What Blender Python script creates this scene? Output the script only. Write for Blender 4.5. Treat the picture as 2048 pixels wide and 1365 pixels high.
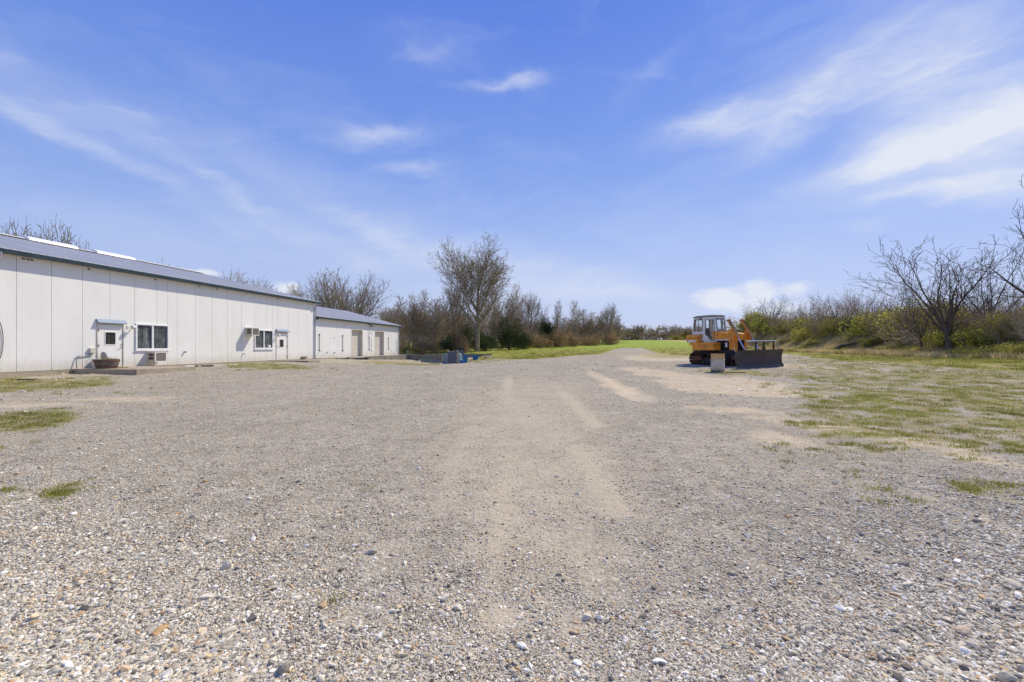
import bpy, math, random
import numpy as np
from mathutils import Vector, Matrix

for o in list(bpy.data.objects): bpy.data.objects.remove(o, do_unlink=True)
S = bpy.context.scene
COL = S.collection
R = math.radians

# ------------------------------------------------------------------ camera
FP, CX, HY, EYE = 900.0, 1024.0, 694.0, 1.45      # focal length in photo pixels, principal column, horizon row, eye height
cd = bpy.data.cameras.new('camera'); cam = bpy.data.objects.new('camera', cd); COL.objects.link(cam)
cam.location = (0, 0, EYE); cam.rotation_euler = (R(90), 0, 0)
cd.sensor_width = 36; cd.lens = FP / 2048 * 36; cd.shift_y = (HY - 682.5) / 2048
cd.clip_start = .05; cd.clip_end = 6000
S.camera = cam
S.render.resolution_x = 1024; S.render.resolution_y = 682

# ------------------------------------------------------------------ light
SUNV = Vector((.705, .689, 1.09)).normalized()
SUN_EL = math.asin(SUNV.z); SUN_AZ = math.atan2(SUNV.x, SUNV.y)
sl = bpy.data.lights.new('sun', 'SUN'); sl.energy = 4.35; sl.angle = R(.5); sl.color = (1, .91, .74)
so = bpy.data.objects.new('sun', sl); COL.objects.link(so)
so.rotation_euler = (-SUNV).to_track_quat('-Z', 'Y').to_euler(); so.location = (30, 30, 60)
SKY_STRENGTH = .1
S.view_settings.view_transform = 'Standard'; S.view_settings.look = 'None'
S.view_settings.gamma = 1; S.view_settings.exposure = 0
S.render.engine = 'CYCLES'

# node helper ------------------------------------------------------------
class NT:
    def __init__(s, tree): s.t = tree; s.n = tree.nodes; s.l = tree.links
    def new(s, typ, **kw):
        nd = s.n.new(typ)
        for k, v in kw.items(): setattr(nd, k, v)
        return nd
    def put(s, sock, v):
        if isinstance(v, bpy.types.NodeSocket): s.l.new(v, sock)
        elif v is not None:
            try: sock.default_value = v
            except Exception:
                sock.default_value = (v[0], v[1], v[2]) if len(sock.default_value) == 3 else (v[0], v[1], v[2], 1)
    def m(s, op, a, b=None, c=None, clamp=False):
        nd = s.new('ShaderNodeMath', operation=op); nd.use_clamp = clamp
        s.put(nd.inputs[0], a)
        if b is not None: s.put(nd.inputs[1], b)
        if c is not None: s.put(nd.inputs[2], c)
        return nd.outputs[0]
    def vm(s, op, a, b=None, scale=None):
        nd = s.new('ShaderNodeVectorMath', operation=op); s.put(nd.inputs[0], a)
        if b is not None: s.put(nd.inputs[1], b)
        if scale is not None: s.put(nd.inputs[3], scale)
        return nd.outputs[1] if op in ('DOT_PRODUCT', 'LENGTH') else nd.outputs[0]
    def noise(s, vec, scale, detail=3, rough=.55, dist=0, out=0):
        nd = s.new('ShaderNodeTexNoise'); s.put(nd.inputs['Vector'], vec)
        nd.inputs['Scale'].default_value = scale; nd.inputs['Detail'].default_value = detail
        nd.inputs['Roughness'].default_value = rough; nd.inputs['Distortion'].default_value = dist
        return nd.outputs[out]
    def voro(s, vec, scale, out='Color', feature='F1', rnd=1):
        nd = s.new('ShaderNodeTexVoronoi', feature=feature); s.put(nd.inputs['Vector'], vec)
        nd.inputs['Scale'].default_value = scale; nd.inputs['Randomness'].default_value = rnd
        return nd.outputs[out]
    def mix(s, f, a, b, bt='MIX'):
        nd = s.new('ShaderNodeMix', data_type='RGBA', blend_type=bt)
        s.put(nd.inputs[0], f); s.put(nd.inputs[6], a); s.put(nd.inputs[7], b)
        return nd.outputs[2]
    def ramp(s, f, stops, interp='LINEAR'):
        nd = s.new('ShaderNodeValToRGB'); s.put(nd.inputs[0], f); cr = nd.color_ramp; cr.interpolation = interp
        while len(cr.elements) < len(stops): cr.elements.new(.5)
        for e, (p, c) in zip(cr.elements, stops):
            e.position = p; e.color = (c, c, c, 1) if isinstance(c, (int, float)) else (*c, 1)
        return nd.outputs[0]
    def mr(s, v, a, b, c=0, d=1, smooth=False):
        nd = s.new('ShaderNodeMapRange'); nd.clamp = True
        if smooth: nd.interpolation_type = 'SMOOTHSTEP'
        s.put(nd.inputs[0], v)
        for i, x in zip((1, 2, 3, 4), (a, b, c, d)): nd.inputs[i].default_value = x
        return nd.outputs[0]
    def sep(s, v):
        nd = s.new('ShaderNodeSeparateXYZ'); s.put(nd.inputs[0], v); return nd.outputs
    def comb(s, x, y, z):
        nd = s.new('ShaderNodeCombineXYZ')
        for i, v in enumerate((x, y, z)): s.put(nd.inputs[i], v)
        return nd.outputs[0]

# ------------------------------------------------------------------ sky
W = bpy.data.worlds.new('World'); S.world = W; W.use_nodes = True
w = NT(W.node_tree); w.n.clear()
sky = w.new('ShaderNodeTexSky', sky_type='NISHITA'); sky.sun_disc = False
sky.sun_elevation = SUN_EL; sky.sun_rotation = SUN_AZ
sky.air_density = 1.0; sky.dust_density = .6; sky.ozone_density = 3.5; sky.altitude = 100
d0 = w.new('ShaderNodeTexCoord').outputs['Generated']
dx, dy, dz = w.sep(d0)
el = w.m('ARCSINE', dz)
az = w.m('ARCTAN2', dx, dy)
# the clear sky of the day: the model sky evened out towards a gradient that depends on elevation only
grad = w.ramp(w.m('DIVIDE', el, 1.2), [(0, (.60, .67, .90)), (.066, (.55, .642, .92)), (.19, (.375, .52, .94)), (.29, (.24, .395, .91)), (.52, (.13, .255, .84)), (.75, (.095, .20, .70)), (1, (.07, .15, .58))])
grad = w.vm('SCALE', grad, scale=10.0)
tint = w.ramp(w.mr(el, 0, 1.2), [(0, (.80, .74, 1.0)), (.066, (.88, .82, 1.0)), (.19, (1, .93, 1.0)), (.29, (.9, .92, 1.0)), (.52, (.66, .82, 1.0)), (1, (.6, .78, 1.0))])
skc = w.mix(.78, w.mix(1, sky.outputs[0], tint, 'MULTIPLY'), grad)
def photo_dir(px, py):
    x, y, z = (px - CX) / FP, 1.0, (HY - py) / FP
    return math.atan2(x, y), math.asin(z / math.sqrt(x*x + y*y + z*z))
def blob(px, py, rx, ry, rot=0, strength=1):
    a0, e0 = photo_dir(px, py)
    # local angular scale
    ax = abs(photo_dir(px + rx, py)[0] - a0); ey = abs(photo_dir(px, py - ry)[1] - e0)
    u = w.m('SUBTRACT', az_w, a0); v = w.m('SUBTRACT', el_w, e0)
    c, s_ = math.cos(R(rot)), math.sin(R(rot))
    uu = w.m('DIVIDE', w.m('ADD', w.m('MULTIPLY', u, c), w.m('MULTIPLY', v, s_)), ax)
    vv = w.m('DIVIDE', w.m('SUBTRACT', w.m('MULTIPLY', v, c), w.m('MULTIPLY', u, s_)), ey)
    r2 = w.m('ADD', w.m('MULTIPLY', uu, uu), w.m('MULTIPLY', vv, vv))
    return w.m('MULTIPLY', w.m('EXPONENT', w.m('MULTIPLY', r2, -1)), strength)
wv = w.noise(w.comb(w.m('MULTIPLY', az, 2.2), w.m('MULTIPLY', el, 4.5), 0), 2.3, 4, .6, 0, out=1)
wx, wy, wz = w.sep(wv)
az_w = w.m('ADD', az, w.m('MULTIPLY', w.m('SUBTRACT', wx, .5), .13))
el_w = w.m('ADD', el, w.m('MULTIPLY', w.m('SUBTRACT', wy, .5), .09))
cirrus = [(1000,168,75,12,4,.55),(745,268,70,20,8,.6),(830,328,55,14,6,.45),(870,100,60,16,20,.22),(850,85,120,50,0,.1),
  (180,285,230,20,-24,.42),(60,175,170,60,-18,.3),(265,225,60,20,-5,.25),(470,390,240,26,-24,.36),(760,462,260,30,-20,.36),
  (640,380,260,60,-12,.22),(1050,540,260,36,-8,.42),(1220,590,140,20,-4,.4),(960,600,200,60,0,.25),
  (1440,235,130,26,6,.62),(1620,205,200,48,24,.65),(1860,120,170,75,20,.9),(1990,180,190,70,0,.65),(1700,90,260,80,20,.25),
  (1930,265,280,60,6,.8),(1820,318,240,32,4,.65),(1950,365,240,32,0,.65),(1800,388,220,26,0,.4),(1740,457,70,12,0,.33),(2010,330,180,70,0,.3),
  (1300,150,80,20,30,.15),(1250,400,500,120,0,.08),(300,470,300,60,0,.14),(700,520,300,60,0,.12),(1600,500,300,60,0,.12)]
den = None
for b_ in cirrus:
    k = blob(b_[0], b_[1], b_[2], b_[3], b_[4], b_[5]); den = k if den is None else w.m('ADD', den, k)
# thin streaks everywhere
stv = w.comb(w.m('ADD', w.m('MULTIPLY', az_w, 2.2), w.m('MULTIPLY', el_w, .9)), w.m('SUBTRACT', w.m('MULTIPLY', el_w, 8.5), w.m('MULTIPLY', az_w, .8)), .3)
st = w.noise(stv, 1.6, 6, .62, .5)
st2 = w.noise(stv, 4.5, 5, .6, .8)
tex = w.m('ADD', w.m('MULTIPLY', w.mr(st, .34, .7), .75), w.m('MULTIPLY', w.mr(st2, .3, .75), .4))
general = w.m('MULTIPLY', w.m('MULTIPLY', w.mr(st, .5, .8), w.mr(el, .02, .2)), .12)
ci = w.m('ADD', w.m('MULTIPLY', den, w.m('ADD', w.m('MULTIPLY', tex, .62), .36)), general)
# low white cumulus
cn = w.noise(w.comb(w.m('MULTIPLY', az, 1), w.m('MULTIPLY', el, 1.5), 0), 17, 7, .6, .1)
cum = None
for (px, py, rx, ry, st_) in [(1455,598,66,30,1.15),(1515,590,60,28,.95),(1590,580,50,22,.95),(1400,592,35,8,.7),(1540,615,110,26,.75),(575,578,34,18,.95),(548,566,14,9,.5),(410,546,40,8,.75),(1650,640,130,40,.5),(250,515,60,10,.3)]:
    a0, e0 = photo_dir(px, py); ax = abs(photo_dir(px+rx, py)[0]-a0); ey = abs(photo_dir(px, py-ry)[1]-e0)
    u = w.m('DIVIDE', w.m('SUBTRACT', az, a0), ax); v = w.m('DIVIDE', w.m('SUBTRACT', el, e0), ey)
    k = w.m('MULTIPLY', w.m('EXPONENT', w.m('MULTIPLY', w.m('ADD', w.m('MULTIPLY', u, u), w.m('MULTIPLY', v, v)), -1)), st_)
    cum = k if cum is None else w.m('MAXIMUM', cum, k)
cumd = w.mr(w.m('ADD', cum, w.m('MULTIPLY', w.m('SUBTRACT', cn, .5), 1.5)), .22, .95, 0, .92, True)
cov = w.m('MINIMUM', w.m('MAXIMUM', ci, cumd), .95, clamp=True)
bgc = w.mix(cov, skc, (7.9, 8.3, 9.2, 1))
bg = w.new('ShaderNodeBackground'); w.l.new(bgc, bg.inputs[0]); bg.inputs[1].default_value = SKY_STRENGTH
wo = w.new('ShaderNodeOutputWorld'); w.l.new(bg.outputs[0], wo.inputs[0])

# ------------------------------------------------------------------ numpy noise
def _h(ix, iy, seed):
    n = (ix.astype(np.int64) * 374761393 + iy.astype(np.int64) * 668265263 + seed * 1442695041) & 0x7fffffff
    n = ((n ^ (n >> 13)) * 1274126177) & 0x7fffffff
    return ((n ^ (n >> 16)) & 0xffff) / 65535.0
def vnoise(x, y, seed=0):
    ix, iy = np.floor(x), np.floor(y); fx, fy = x - ix, y - iy
    fx = fx*fx*(3-2*fx); fy = fy*fy*(3-2*fy)
    a, b, c, d = _h(ix, iy, seed), _h(ix+1, iy, seed), _h(ix, iy+1, seed), _h(ix+1, iy+1, seed)
    return (a*(1-fx)+b*fx)*(1-fy) + (c*(1-fx)+d*fx)*fy
def fbm(x, y, seed=0, o=4):
    x = np.asarray(x, float); y = np.asarray(y, float); s = 0; a = .5; t = 0
    for i in range(o):
        s = s + a*vnoise(x, y, seed+i*7); t += a; a *= .5; x = x*2.03+11.3; y = y*2.03+5.7
    return s/t
def sstep(x, a, b):
    t = np.clip((x-a)/(b-a), 0, 1); return t*t*(3-2*t)

# ------------------------------------------------------------------ wall frame (t along the wall, s out of it)
XV = 1165.0; TH = math.atan((XV-CX)/FP); SI, CO = math.sin(TH), math.cos(TH); DW = 22.8
dv = Vector((SI, CO, 0)); nv = Vector((CO, -SI, 0)); OW = -DW*nv
def wt(px, s=0):
    D = DW - s; Z = FP*D/(CO*(XV-px)); return (Z - D*SI)/CO
def wp(t, s, z=0): return OW + dv*t + nv*s + Vector((0, 0, z))
def wz(px, py, s=0):
    D = DW - s; return EYE + (HY-py)*D/(CO*(XV-px))
T_END = wt(630.3); T2_END = wt(797.0); PW = 1.226; FLOOR = .45
TA = T2_END - .2; SA = 5.9; TB = TA + 5.2

# ------------------------------------------------------------------ ground height
def gz(x, y):
    x = np.asarray(x, float); y = np.asarray(y, float)
    yy = np.maximum(y, -60)
    z = np.interp(yy, [-60, 7, 14, 20, 27, 34, 42, 60, 75, 90, 110, 140, 200, 280, 340, 500, 3000], [0, 0, .07, .2, .38, .43, .46, .6, .8, 1.15, 1.95, 2.9, 4.35, 5.6, 5.9, 6.0, 6])
    z = z + .1*sstep(x, 9, 15)*sstep(yy, 20, 24)*(1-sstep(yy, 28, 40))
    t = (x + DW*CO)*SI + (y - DW*SI)*CO
    s = (x + DW*CO)*CO - (y - DW*SI)*SI
    # dip at the loading dock
    dip = np.exp(-(((x+8.5)/7.5)**2 + ((y-52)/np.where(y < 52, 16.0, 10.0))**2))
    zd = z - 1.22*dip
    behind = ((t > TA+.12) & (s < SA)).astype(float) * (1-sstep(t, TB+10, TB+40))
    behind2 = ((t > TB+.12) & (s < SA+5.2)).astype(float) * (1-sstep(t, TB+10, TB+40))
    bz = np.maximum(behind, behind2)
    # close to the big wall the ground meets the footing
    zw = np.interp(t, [0, 14, 20, 28, 33, T_END, T_END+4, T2_END], [.12, .19, .27, .36, .4, .38, .30, -.15])
    near = (1-sstep(s, .5, 4.0))*(t < TA+.12)
    zz = zd*(1-near) + np.minimum(zw, zw)*near
    zz = zz*(1-bz) + np.maximum(zd, .40)*bz
    # bank on the right
    xf = 37 + .157*(yy-30)
    bh = np.interp(yy, [0, 40, 58, 75, 110, 150], [1.6, 1.65, 2.5, 3.3, 3.1, 0])
    zz = zz + bh*sstep(x-xf, 0, 7.5)*(.85+.3*fbm(x*.2, y*.2, 5))
    # small relief
    far = np.clip((np.abs(y)+np.abs(x))/60, 0, 1)
    zz = zz + (fbm(x*.35, y*.35, 3)-.5)*.09*(1-far*.5)*(s > 1) + (fbm(x*2.3, y*2.3, 9, 3)-.5)*.022*(s > .6)
    return zz
def g1(x, y): return float(gz(np.array([x]), np.array([y]))[0])

# photo lay-out of the ground cover, evaluated at world points
def ell(px, py, cx, cy, rx, ry, rot=0):
    c, s_ = math.cos(R(rot)), math.sin(R(rot)); u = (px-cx); v = (py-cy)
    a = (u*c+v*s_)/rx; b = (v*c-u*s_)/ry
    return np.exp(-(a*a+b*b)**1.5)
def stroke(px, py, pts, wd):
    best = np.zeros_like(px)
    for (x0, y0), (x1, y1) in zip(pts[:-1], pts[1:]):
        dx_, dy_ = x1-x0, y1-y0; L = dx_*dx_+dy_*dy_
        t = np.clip(((px-x0)*dx_+(py-y0)*dy_)/L, 0, 1)
        ww = .68*wd*(.25+.75*np.clip((y0+t*dy_-690)/450, .05, 2))
        d = ((px-x0-t*dx_)**2+((py-y0-t*dy_)*1.0)**2)/(ww*ww)
        best = np.maximum(best, np.exp(-d))
    return best
def cover(x, y, z=None):
    if z is None: z = gz(x, y)
    Y = np.maximum(y, 1.0)
    px = CX + FP*x/Y; py = HY - FP*(z-EYE)/Y
    front = (y > 1.3).astype(float)
    n1 = fbm(x*.55, y*.55, 21); n2 = fbm(x*1.9, y*1.9, 31); n3 = fbm(x*6, y*6, 41, 3)
    wob = (n1-.5)*1.0 + (n2-.5)*.6
    pyw = py + wob*np.clip((py-694)*.32, 1.5, 60); pxw = px + (fbm(x*.7, y*.7, 51)-.5)*np.clip((py-694)*.9, 4, 160)
    # 1 green field and banks
    edge = np.interp(px, [-400, 780, 880, 960, 1040, 1100, 1200, 1228, 1245, 1285, 1310, 1370, 1400, 1480, 1560, 1620, 1700, 1850, 2048, 3000], [600, 712, 713, 718, 719, 716, 708, 700, 696.5, 696.5, 706, 712, 711, 706, 708, 714, 722, 730, 740, 790])
    field = sstep(edge - pyw*1.0 + (n2-.5)*5, -1.0, 1.5)*((y > 38) | (px > 1560))
    s = (x + DW*CO)*CO - (y - DW*SI)*SI
    field = np.where((s < 0), 1.0*(y > 0)*.8, field)
    xf = 37 + .157*(np.maximum(y, -60)-30)
    bank = sstep(x-xf, -1.0, .6)
    # patchy grass
    G = 0
    for e in [(60,772,190,13,-3,1.0),(150,760,130,7,-3,.6),(40,843,130,22,-6,.95),(-200,860,200,70,0,.9),(180,790,160,8,0,.35),(105,985,45,14,-15,.75),(30,995,60,20,0,.35),
              (530,733,110,8,2,.9),(470,738,60,5,0,.5),(640,738,60,5,0,.45),(800,727,100,4,2,.8),(930,722,80,5,0,.6),(30,760,60,7,0,.6),
              (1480,746,120,7,2,.75),(1680,750,220,16,2,.62),(1900,755,250,25,0,.75),(1800,800,260,22,4,.72),(2000,810,220,35,6,.8),(1720,800,130,12,5,.6),(2060,850,120,28,8,.9),(1600,768,120,9,0,.4),(1500,742,80,5,0,.5),(1900,840,160,18,10,.5),
              (1990,870,150,14,8,.5),(1850,940,260,30,15,.34),(1700,960,160,30,15,.32),(2030,985,140,40,10,.33),(1370,735,60,5,0,.3),(1650,722,200,8,3,.5)]:
        G = np.maximum(G, ell(pxw, py, e[0], e[1], e[2], e[3], e[4])*e[5])
    right = sstep(px, 1450, 1680)*sstep(py, 708, 716)*(1-sstep(py, 860, 980))*.62
    G = np.maximum(G, right)
    grass = sstep(G + (n2-.5)*.85 + (n3-.5)*.8, .36, .74)
    grass = np.maximum(grass, (G > .02)*sstep(G + (n3-.5)*1.2, .50, .95)*.55)
    # bare dirt
    Dt = 0
    for e in [(1450,772,150,18,3,1.0),(1340,752,110,10,8,.8),(1560,785,110,12,3,.8),(1240,778,60,14,30,.7),(1330,716,110,10,0,.6),(1500,830,160,16,8,.5),(1700,865,260,22,12,.55),(1900,900,260,24,14,.5),(1600,880,170,16,12,.5),(1640,735,240,10,2,.45),(240,800,180,12,0,.5),(90,810,180,10,0,.5)]:
        Dt = np.maximum(Dt, ell(pxw, py, e[0], e[1], e[2], e[3], e[4])*e[5])
    dirt = sstep(Dt + (n2-.5)*.5, .22, .62)
    # compacted wheel tracks, sandy
    Tk = np.maximum.reduce([
        stroke(px, py, [(1098,765),(1150,815),(1190,855)], 22)*1.0,
        stroke(px, py, [(1150,905),(1190,960),(1235,1020)], 55)*.8,
        stroke(px, py, [(1018,760),(1022,860),(1010,1000),(985,1200),(960,1420)], 55)*.62,
        stroke(px, py, [(1180,745),(1240,780),(1300,800)], 30)*.9,
        stroke(px, py, [(1060,800),(1120,900),(1150,1050),(1190,1250),(1210,1420)], 50)*.5,
        stroke(px, py, [(960,800),(900,950),(840,1150),(800,1420)], 50)*.5,
        stroke(px, py, [(1200,900),(1350,1100),(1480,1300),(1540,1420)], 50)*.4,
        stroke(px, py, [(1400,850),(1620,980),(1900,1160)], 30)*.25])
    sand = sstep(Tk + (n2-.5)*.35 + (n3-.5)*.25, .12, .75)
    broad = np.exp(-((px-1060)/(70+(py-694)*.62))**2)*.6*sstep(py, 730, 800)
    sand = np.clip(np.maximum(sand, broad*(.4+1.0*n2)), 0, 1)
    return dict(px=px, py=py, field=field, bank=bank, grass=grass*front*(1-field)*(1-sstep(sand, .15, .4))*(1-.8*(py > 1010)), dirt=dirt*front, sand=sand*front, n2=n2, n1=n1)

# ------------------------------------------------------------------ object helpers
def setp(o, label=None, cat=None, group=None, kind=None):
    if label: o['label'] = label
    if cat: o['category'] = cat
    if group: o['group'] = group
    if kind: o['kind'] = kind
    return o
def empty(name, loc=(0,0,0), rz=0, label=None, cat=None, group=None, kind=None):
    o = bpy.data.objects.new(name, None); COL.objects.link(o); o.location = loc; o.rotation_euler = (0, 0, rz); o.empty_display_size = .2
    return setp(o, label, cat, group, kind)
def link_mesh(name, me, parent=None, loc=None):
    o = bpy.data.objects.new(name, me); COL.objects.link(o)
    if parent is not None: o.parent = parent
    if loc is not None: o.location = loc
    return o
def npmesh(name, V, F, mat, smooth=False):
    """V (n,3), F (m,k) equal-size faces or list of such arrays"""
    me = bpy.data.meshes.new(name); V = np.asarray(V, np.float32)
    Fs = F if isinstance(F, list) else [F]
    me.vertices.add(len(V)); me.vertices.foreach_set('co', V.ravel())
    li = np.concatenate([np.asarray(f).ravel() for f in Fs]); cnt = np.concatenate([np.full(len(f), np.asarray(f).shape[1]) for f in Fs])
    st_ = np.concatenate([[0], np.cumsum(cnt)[:-1]])
    me.loops.add(len(li)); me.loops.foreach_set('vertex_index', li.astype(np.int32))
    me.polygons.add(len(cnt)); me.polygons.foreach_set('loop_start', st_.astype(np.int32))
    try: me.polygons.foreach_set('loop_total', cnt.astype(np.int32))
    except Exception: pass
    me.update(calc_edges=True)
    if smooth: me.polygons.foreach_set('use_smooth', np.ones(len(cnt), bool))
    if mat: me.materials.append(mat)
    return me
class MB:
    def __init__(s): s.v = []; s.f = []; s.sm = []
    def add(s, V, F, smooth=False):
        b = len(s.v); s.v += [tuple(p) for p in V]; s.f += [tuple(i+b for i in f) for f in F]; s.sm += [smooth]*len(F); return s
    def box(s, x0, x1, y0, y1, z0, z1, M=None):
        if x0 > x1: x0, x1 = x1, x0
        if y0 > y1: y0, y1 = y1, y0
        if z0 > z1: z0, z1 = z1, z0
        V = [Vector(p) for p in ((x0,y0,z0),(x1,y0,z0),(x1,y1,z0),(x0,y1,z0),(x0,y0,z1),(x1,y0,z1),(x1,y1,z1),(x0,y1,z1))]
        if M: V = [M @ p for p in V]
        return s.add(V, [(0,3,2,1),(4,5,6,7),(0,1,5,4),(1,2,6,5),(2,3,7,6),(3,0,4,7)])
    def tube(s, pts, rad, n=8, cap=True, smooth=True):
        pts = [Vector(p) for p in pts]; rad = rad if isinstance(rad, (list, tuple)) else [rad]*len(pts)
        V = []; F = []; up = None
        for i, p in enumerate(pts):
            d = (pts[min(i+1, len(pts)-1)]-pts[max(i-1, 0)]).normalized()
            if up is None: up = d.orthogonal().normalized()
            a = (up - d*up.dot(d)); a = a.normalized() if a.length > 1e-6 else d.orthogonal().normalized(); b = d.cross(a); up = a
            for k in range(n):
                an = 2*math.pi*k/n; V.append(p+(a*math.cos(an)+b*math.sin(an))*rad[i])
        for i in range(len(pts)-1):
            for k in range(n): F.append((i*n+k, i*n+(k+1) % n, (i+1)*n+(k+1) % n, (i+1)*n+k))
        s.add(V, F, smooth)
        if cap:
            L = len(pts)-1
            s.add([V[k] for k in range(n)][::-1], [tuple(range(n))]); s.add([V[L*n+k] for k in range(n)], [tuple(range(n))])
        return s
    def lathe(s, prof, n=20, c=(0,0), smooth=True):
        V = []; F = []
        for r, z in prof:
            for k in range(n): an = 2*math.pi*k/n; V.append((c[0]+r*math.cos(an), c[1]+r*math.sin(an), z))
        for i in range(len(prof)-1):
            for k in range(n): F.append((i*n+k, i*n+(k+1) % n, (i+1)*n+(k+1) % n, (i+1)*n+k))
        return s.add(V, F, smooth)
    def prism(s, poly, lo, hi, fn):
        """poly 2-D points, extruded lo..hi; fn(u,v,w)->xyz"""
        n = len(poly); V = [fn(u, v, lo) for u, v in poly]+[fn(u, v, hi) for u, v in poly]
        F = [tuple(range(n))[::-1], tuple(range(n, 2*n))]+[(i, (i+1) % n, (i+1) % n+n, i+n) for i in range(n)]
        return s.add(V, F)
    def build(s, name, mat, parent=None, loc=None, bevel=0):
        me = bpy.data.meshes.new(name); me.from_pydata(s.v, [], s.f); me.polygons.foreach_set('use_smooth', s.sm); me.update()
        me.materials.append(mat); o = link_mesh(name, me, parent, loc)
        import bmesh
        bm = bmesh.new(); bm.from_mesh(me); bmesh.ops.recalc_face_normals(bm, faces=bm.faces); bm.to_mesh(me); bm.free()
        if bevel:
            md = o.modifiers.new('bevel', 'BEVEL'); md.width = bevel; md.segments = 2; md.limit_method = 'ANGLE'
        return o

# ------------------------------------------------------------------ materials
def mat(name, base, rough=.7, metal=0, var=.12, vscale=3, dirt=None, dscale=1.2, damt=.5, bump=0, bscale=40, spec=.4, stretch=None, coord='Object'):
    m = bpy.data.materials.new(name); m.use_nodes = True; t = NT(m.node_tree); p = t.n['Principled BSDF']
    v = t.new('ShaderNodeTexCoord').outputs[coord]
    if stretch: v = t.vm('MULTIPLY', v, stretch)
    n = t.noise(v, vscale, 5, .6)
    f = t.mr(n, .25, .75, 1-var, 1+var)
    c = t.mix(1, (*base, 1), t.comb(f, f, f), 'MULTIPLY')
    if dirt:
        n2 = t.noise(v, dscale, 6, .68, .4)
        c = t.mix(t.mr(n2, .48, .72, 0, damt), c, (*dirt, 1))
    t.put(p.inputs['Base Color'], c); p.inputs['Metallic'].default_value = metal
    t.put(p.inputs['Roughness'], t.mr(n, .2, .8, max(.02, rough-.08), min(1, rough+.1))); p.inputs['Specular IOR Level'].default_value = spec
    if bump:
        b = t.new('ShaderNodeBump'); b.inputs['Strength'].default_value = bump; b.inputs['Distance'].default_value = .01
        t.put(b.inputs['Height'], t.noise(v, bscale, 4, .6)); t.put(p.inputs['Normal'], b.outputs[0])
    return m
M = {}
M['panel'] = mat('white_panel', (.83, .825, .775), .55, var=.025, vscale=.8, dirt=(.58, .53, .44), dscale=1.3, damt=.14, stretch=(1, 1, .35), bump=.05, bscale=6)
def splash(m):
    t = NT(m.node_tree); p = t.n['Principled BSDF']; v = t.new('ShaderNodeTexCoord').outputs['Object']; src = p.inputs['Base Color'].links[0].from_socket
    z = t.sep(v)[2]; n = t.noise(t.vm('MULTIPLY', v, (3, 3, 1.2)), 2.2, 6, .7)
    f = t.m('MULTIPLY', t.mr(t.m('ADD', z, t.m('MULTIPLY', t.m('SUBTRACT', .5, n), 1.0)), .45, 1.0, .5, 0), 1.0)
    st = t.noise(t.vm('MULTIPLY', v, (5, 5, .18)), 2.5, 5, .65); f2 = t.mr(st, .55, .8, 0, .28)
    t.put(p.inputs['Base Color'], t.mix(f2, t.mix(f, src, (.50, .43, .32, 1)), (.56, .53, .47, 1)))
splash(M['panel'])
M['core'] = mat('wall_joint', (.2, .2, .2), .9)
M['cream'] = mat('cream_trim', (.66, .62, .52), .6, dirt=(.35, .25, .15), dscale=2.2, damt=.6)
M['white'] = mat('white_vinyl', (.84, .84, .83), .45, var=.03)
M['gutter'] = mat('gutter_paint', (.035, .07, .095), .4, dirt=(.15, .14, .12), dscale=3, damt=.4)
M['roof'] = mat('galvanised_roof', (.62, .61, .575), .65, metal=.0, var=.1, vscale=.8, dirt=(.52, .51, .48), dscale=.5, damt=.5, stretch=(1, .25, 1))
M['ridge'] = mat('ridge_white', (.85, .85, .85), .5, var=.03)
M['downspout'] = mat('downspout_grey', (.38, .40, .44), .5)
M['conc'] = mat('concrete', (.40, .34, .25), .92, var=.2, vscale=2.2, dirt=(.2, .16, .11), dscale=1.1, damt=.6, bump=.4, bscale=30)
M['concw'] = mat('concrete_wall', (.23, .21, .175), .95, var=.3, vscale=1.0, dirt=(.09, .085, .075), dscale=.9, damt=.7, bump=.5, bscale=18, stretch=(1, 1, .4))
M['blue'] = mat('blue_drip_cap', (.18, .25, .35), .4)
M['rolldoor'] = mat('roll_door', (.72, .68, .58), .5, dirt=(.5, .42, .3), dscale=1.5, damt=.35)
M['acbeige'] = mat('ac_beige', (.60, .54, .44), .55, dirt=(.38, .24, .13), dscale=4, damt=.5)
M['acgrille'] = mat('ac_grille', (.30, .26, .21), .6)
M['dark'] = mat('dark_void', (.02, .02, .022), .7)
M['black'] = mat('black_steel', (.025, .025, .028), .55)
M['hardware'] = mat('grey_hardware', (.22, .22, .23), .4, metal=.5)
M['galv'] = mat('galvanised_pipe', (.30, .32, .34), .45, metal=.3)
M['woodold'] = mat('weathered_wood', (.14, .12, .10), .9, var=.35, vscale=6, dirt=(.28, .23, .17), dscale=5, damt=.6, stretch=(1, 1, .3), bump=.5, bscale=25)
M['woodpale'] = mat('pale_wood', (.50, .40, .26), .85, var=.2, vscale=4)
M['woodwhite'] = mat('white_board', (.72, .70, .64), .8, var=.1)
M['yellow'] = mat('dozer_orange', (.86, .33, .03), .5, var=.2, vscale=2.2, dirt=(.24, .11, .04), dscale=2.6, damt=.85, bump=.1)
M['yellowrust'] = mat('dozer_orange_rusty', (.60, .27, .07), .65, var=.25, vscale=3, dirt=(.16, .08, .05), dscale=3, damt=.95)
M['cab'] = mat('cab_white', (.78, .75, .67), .5, var=.08, dirt=(.45, .4, .33), dscale=2.5, damt=.45)
M['cabdark'] = mat('cab_trim_grey', (.20, .19, .17), .6, dirt=(.35, .32, .27), dscale=3, damt=.5)
M['blade'] = mat('blade_steel', (.085, .068, .055), .65, metal=.0, var=.3, vscale=1.8, dirt=(.10, .065, .045), dscale=2, damt=.7)
M['bladepol'] = mat('blade_edge', (.10, .11, .14), .35, metal=.6)
M['track'] = mat('track_steel', (.045, .036, .03), .75, var=.3, dirt=(.11, .06, .035), dscale=3, damt=.7, bump=.4)
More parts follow.
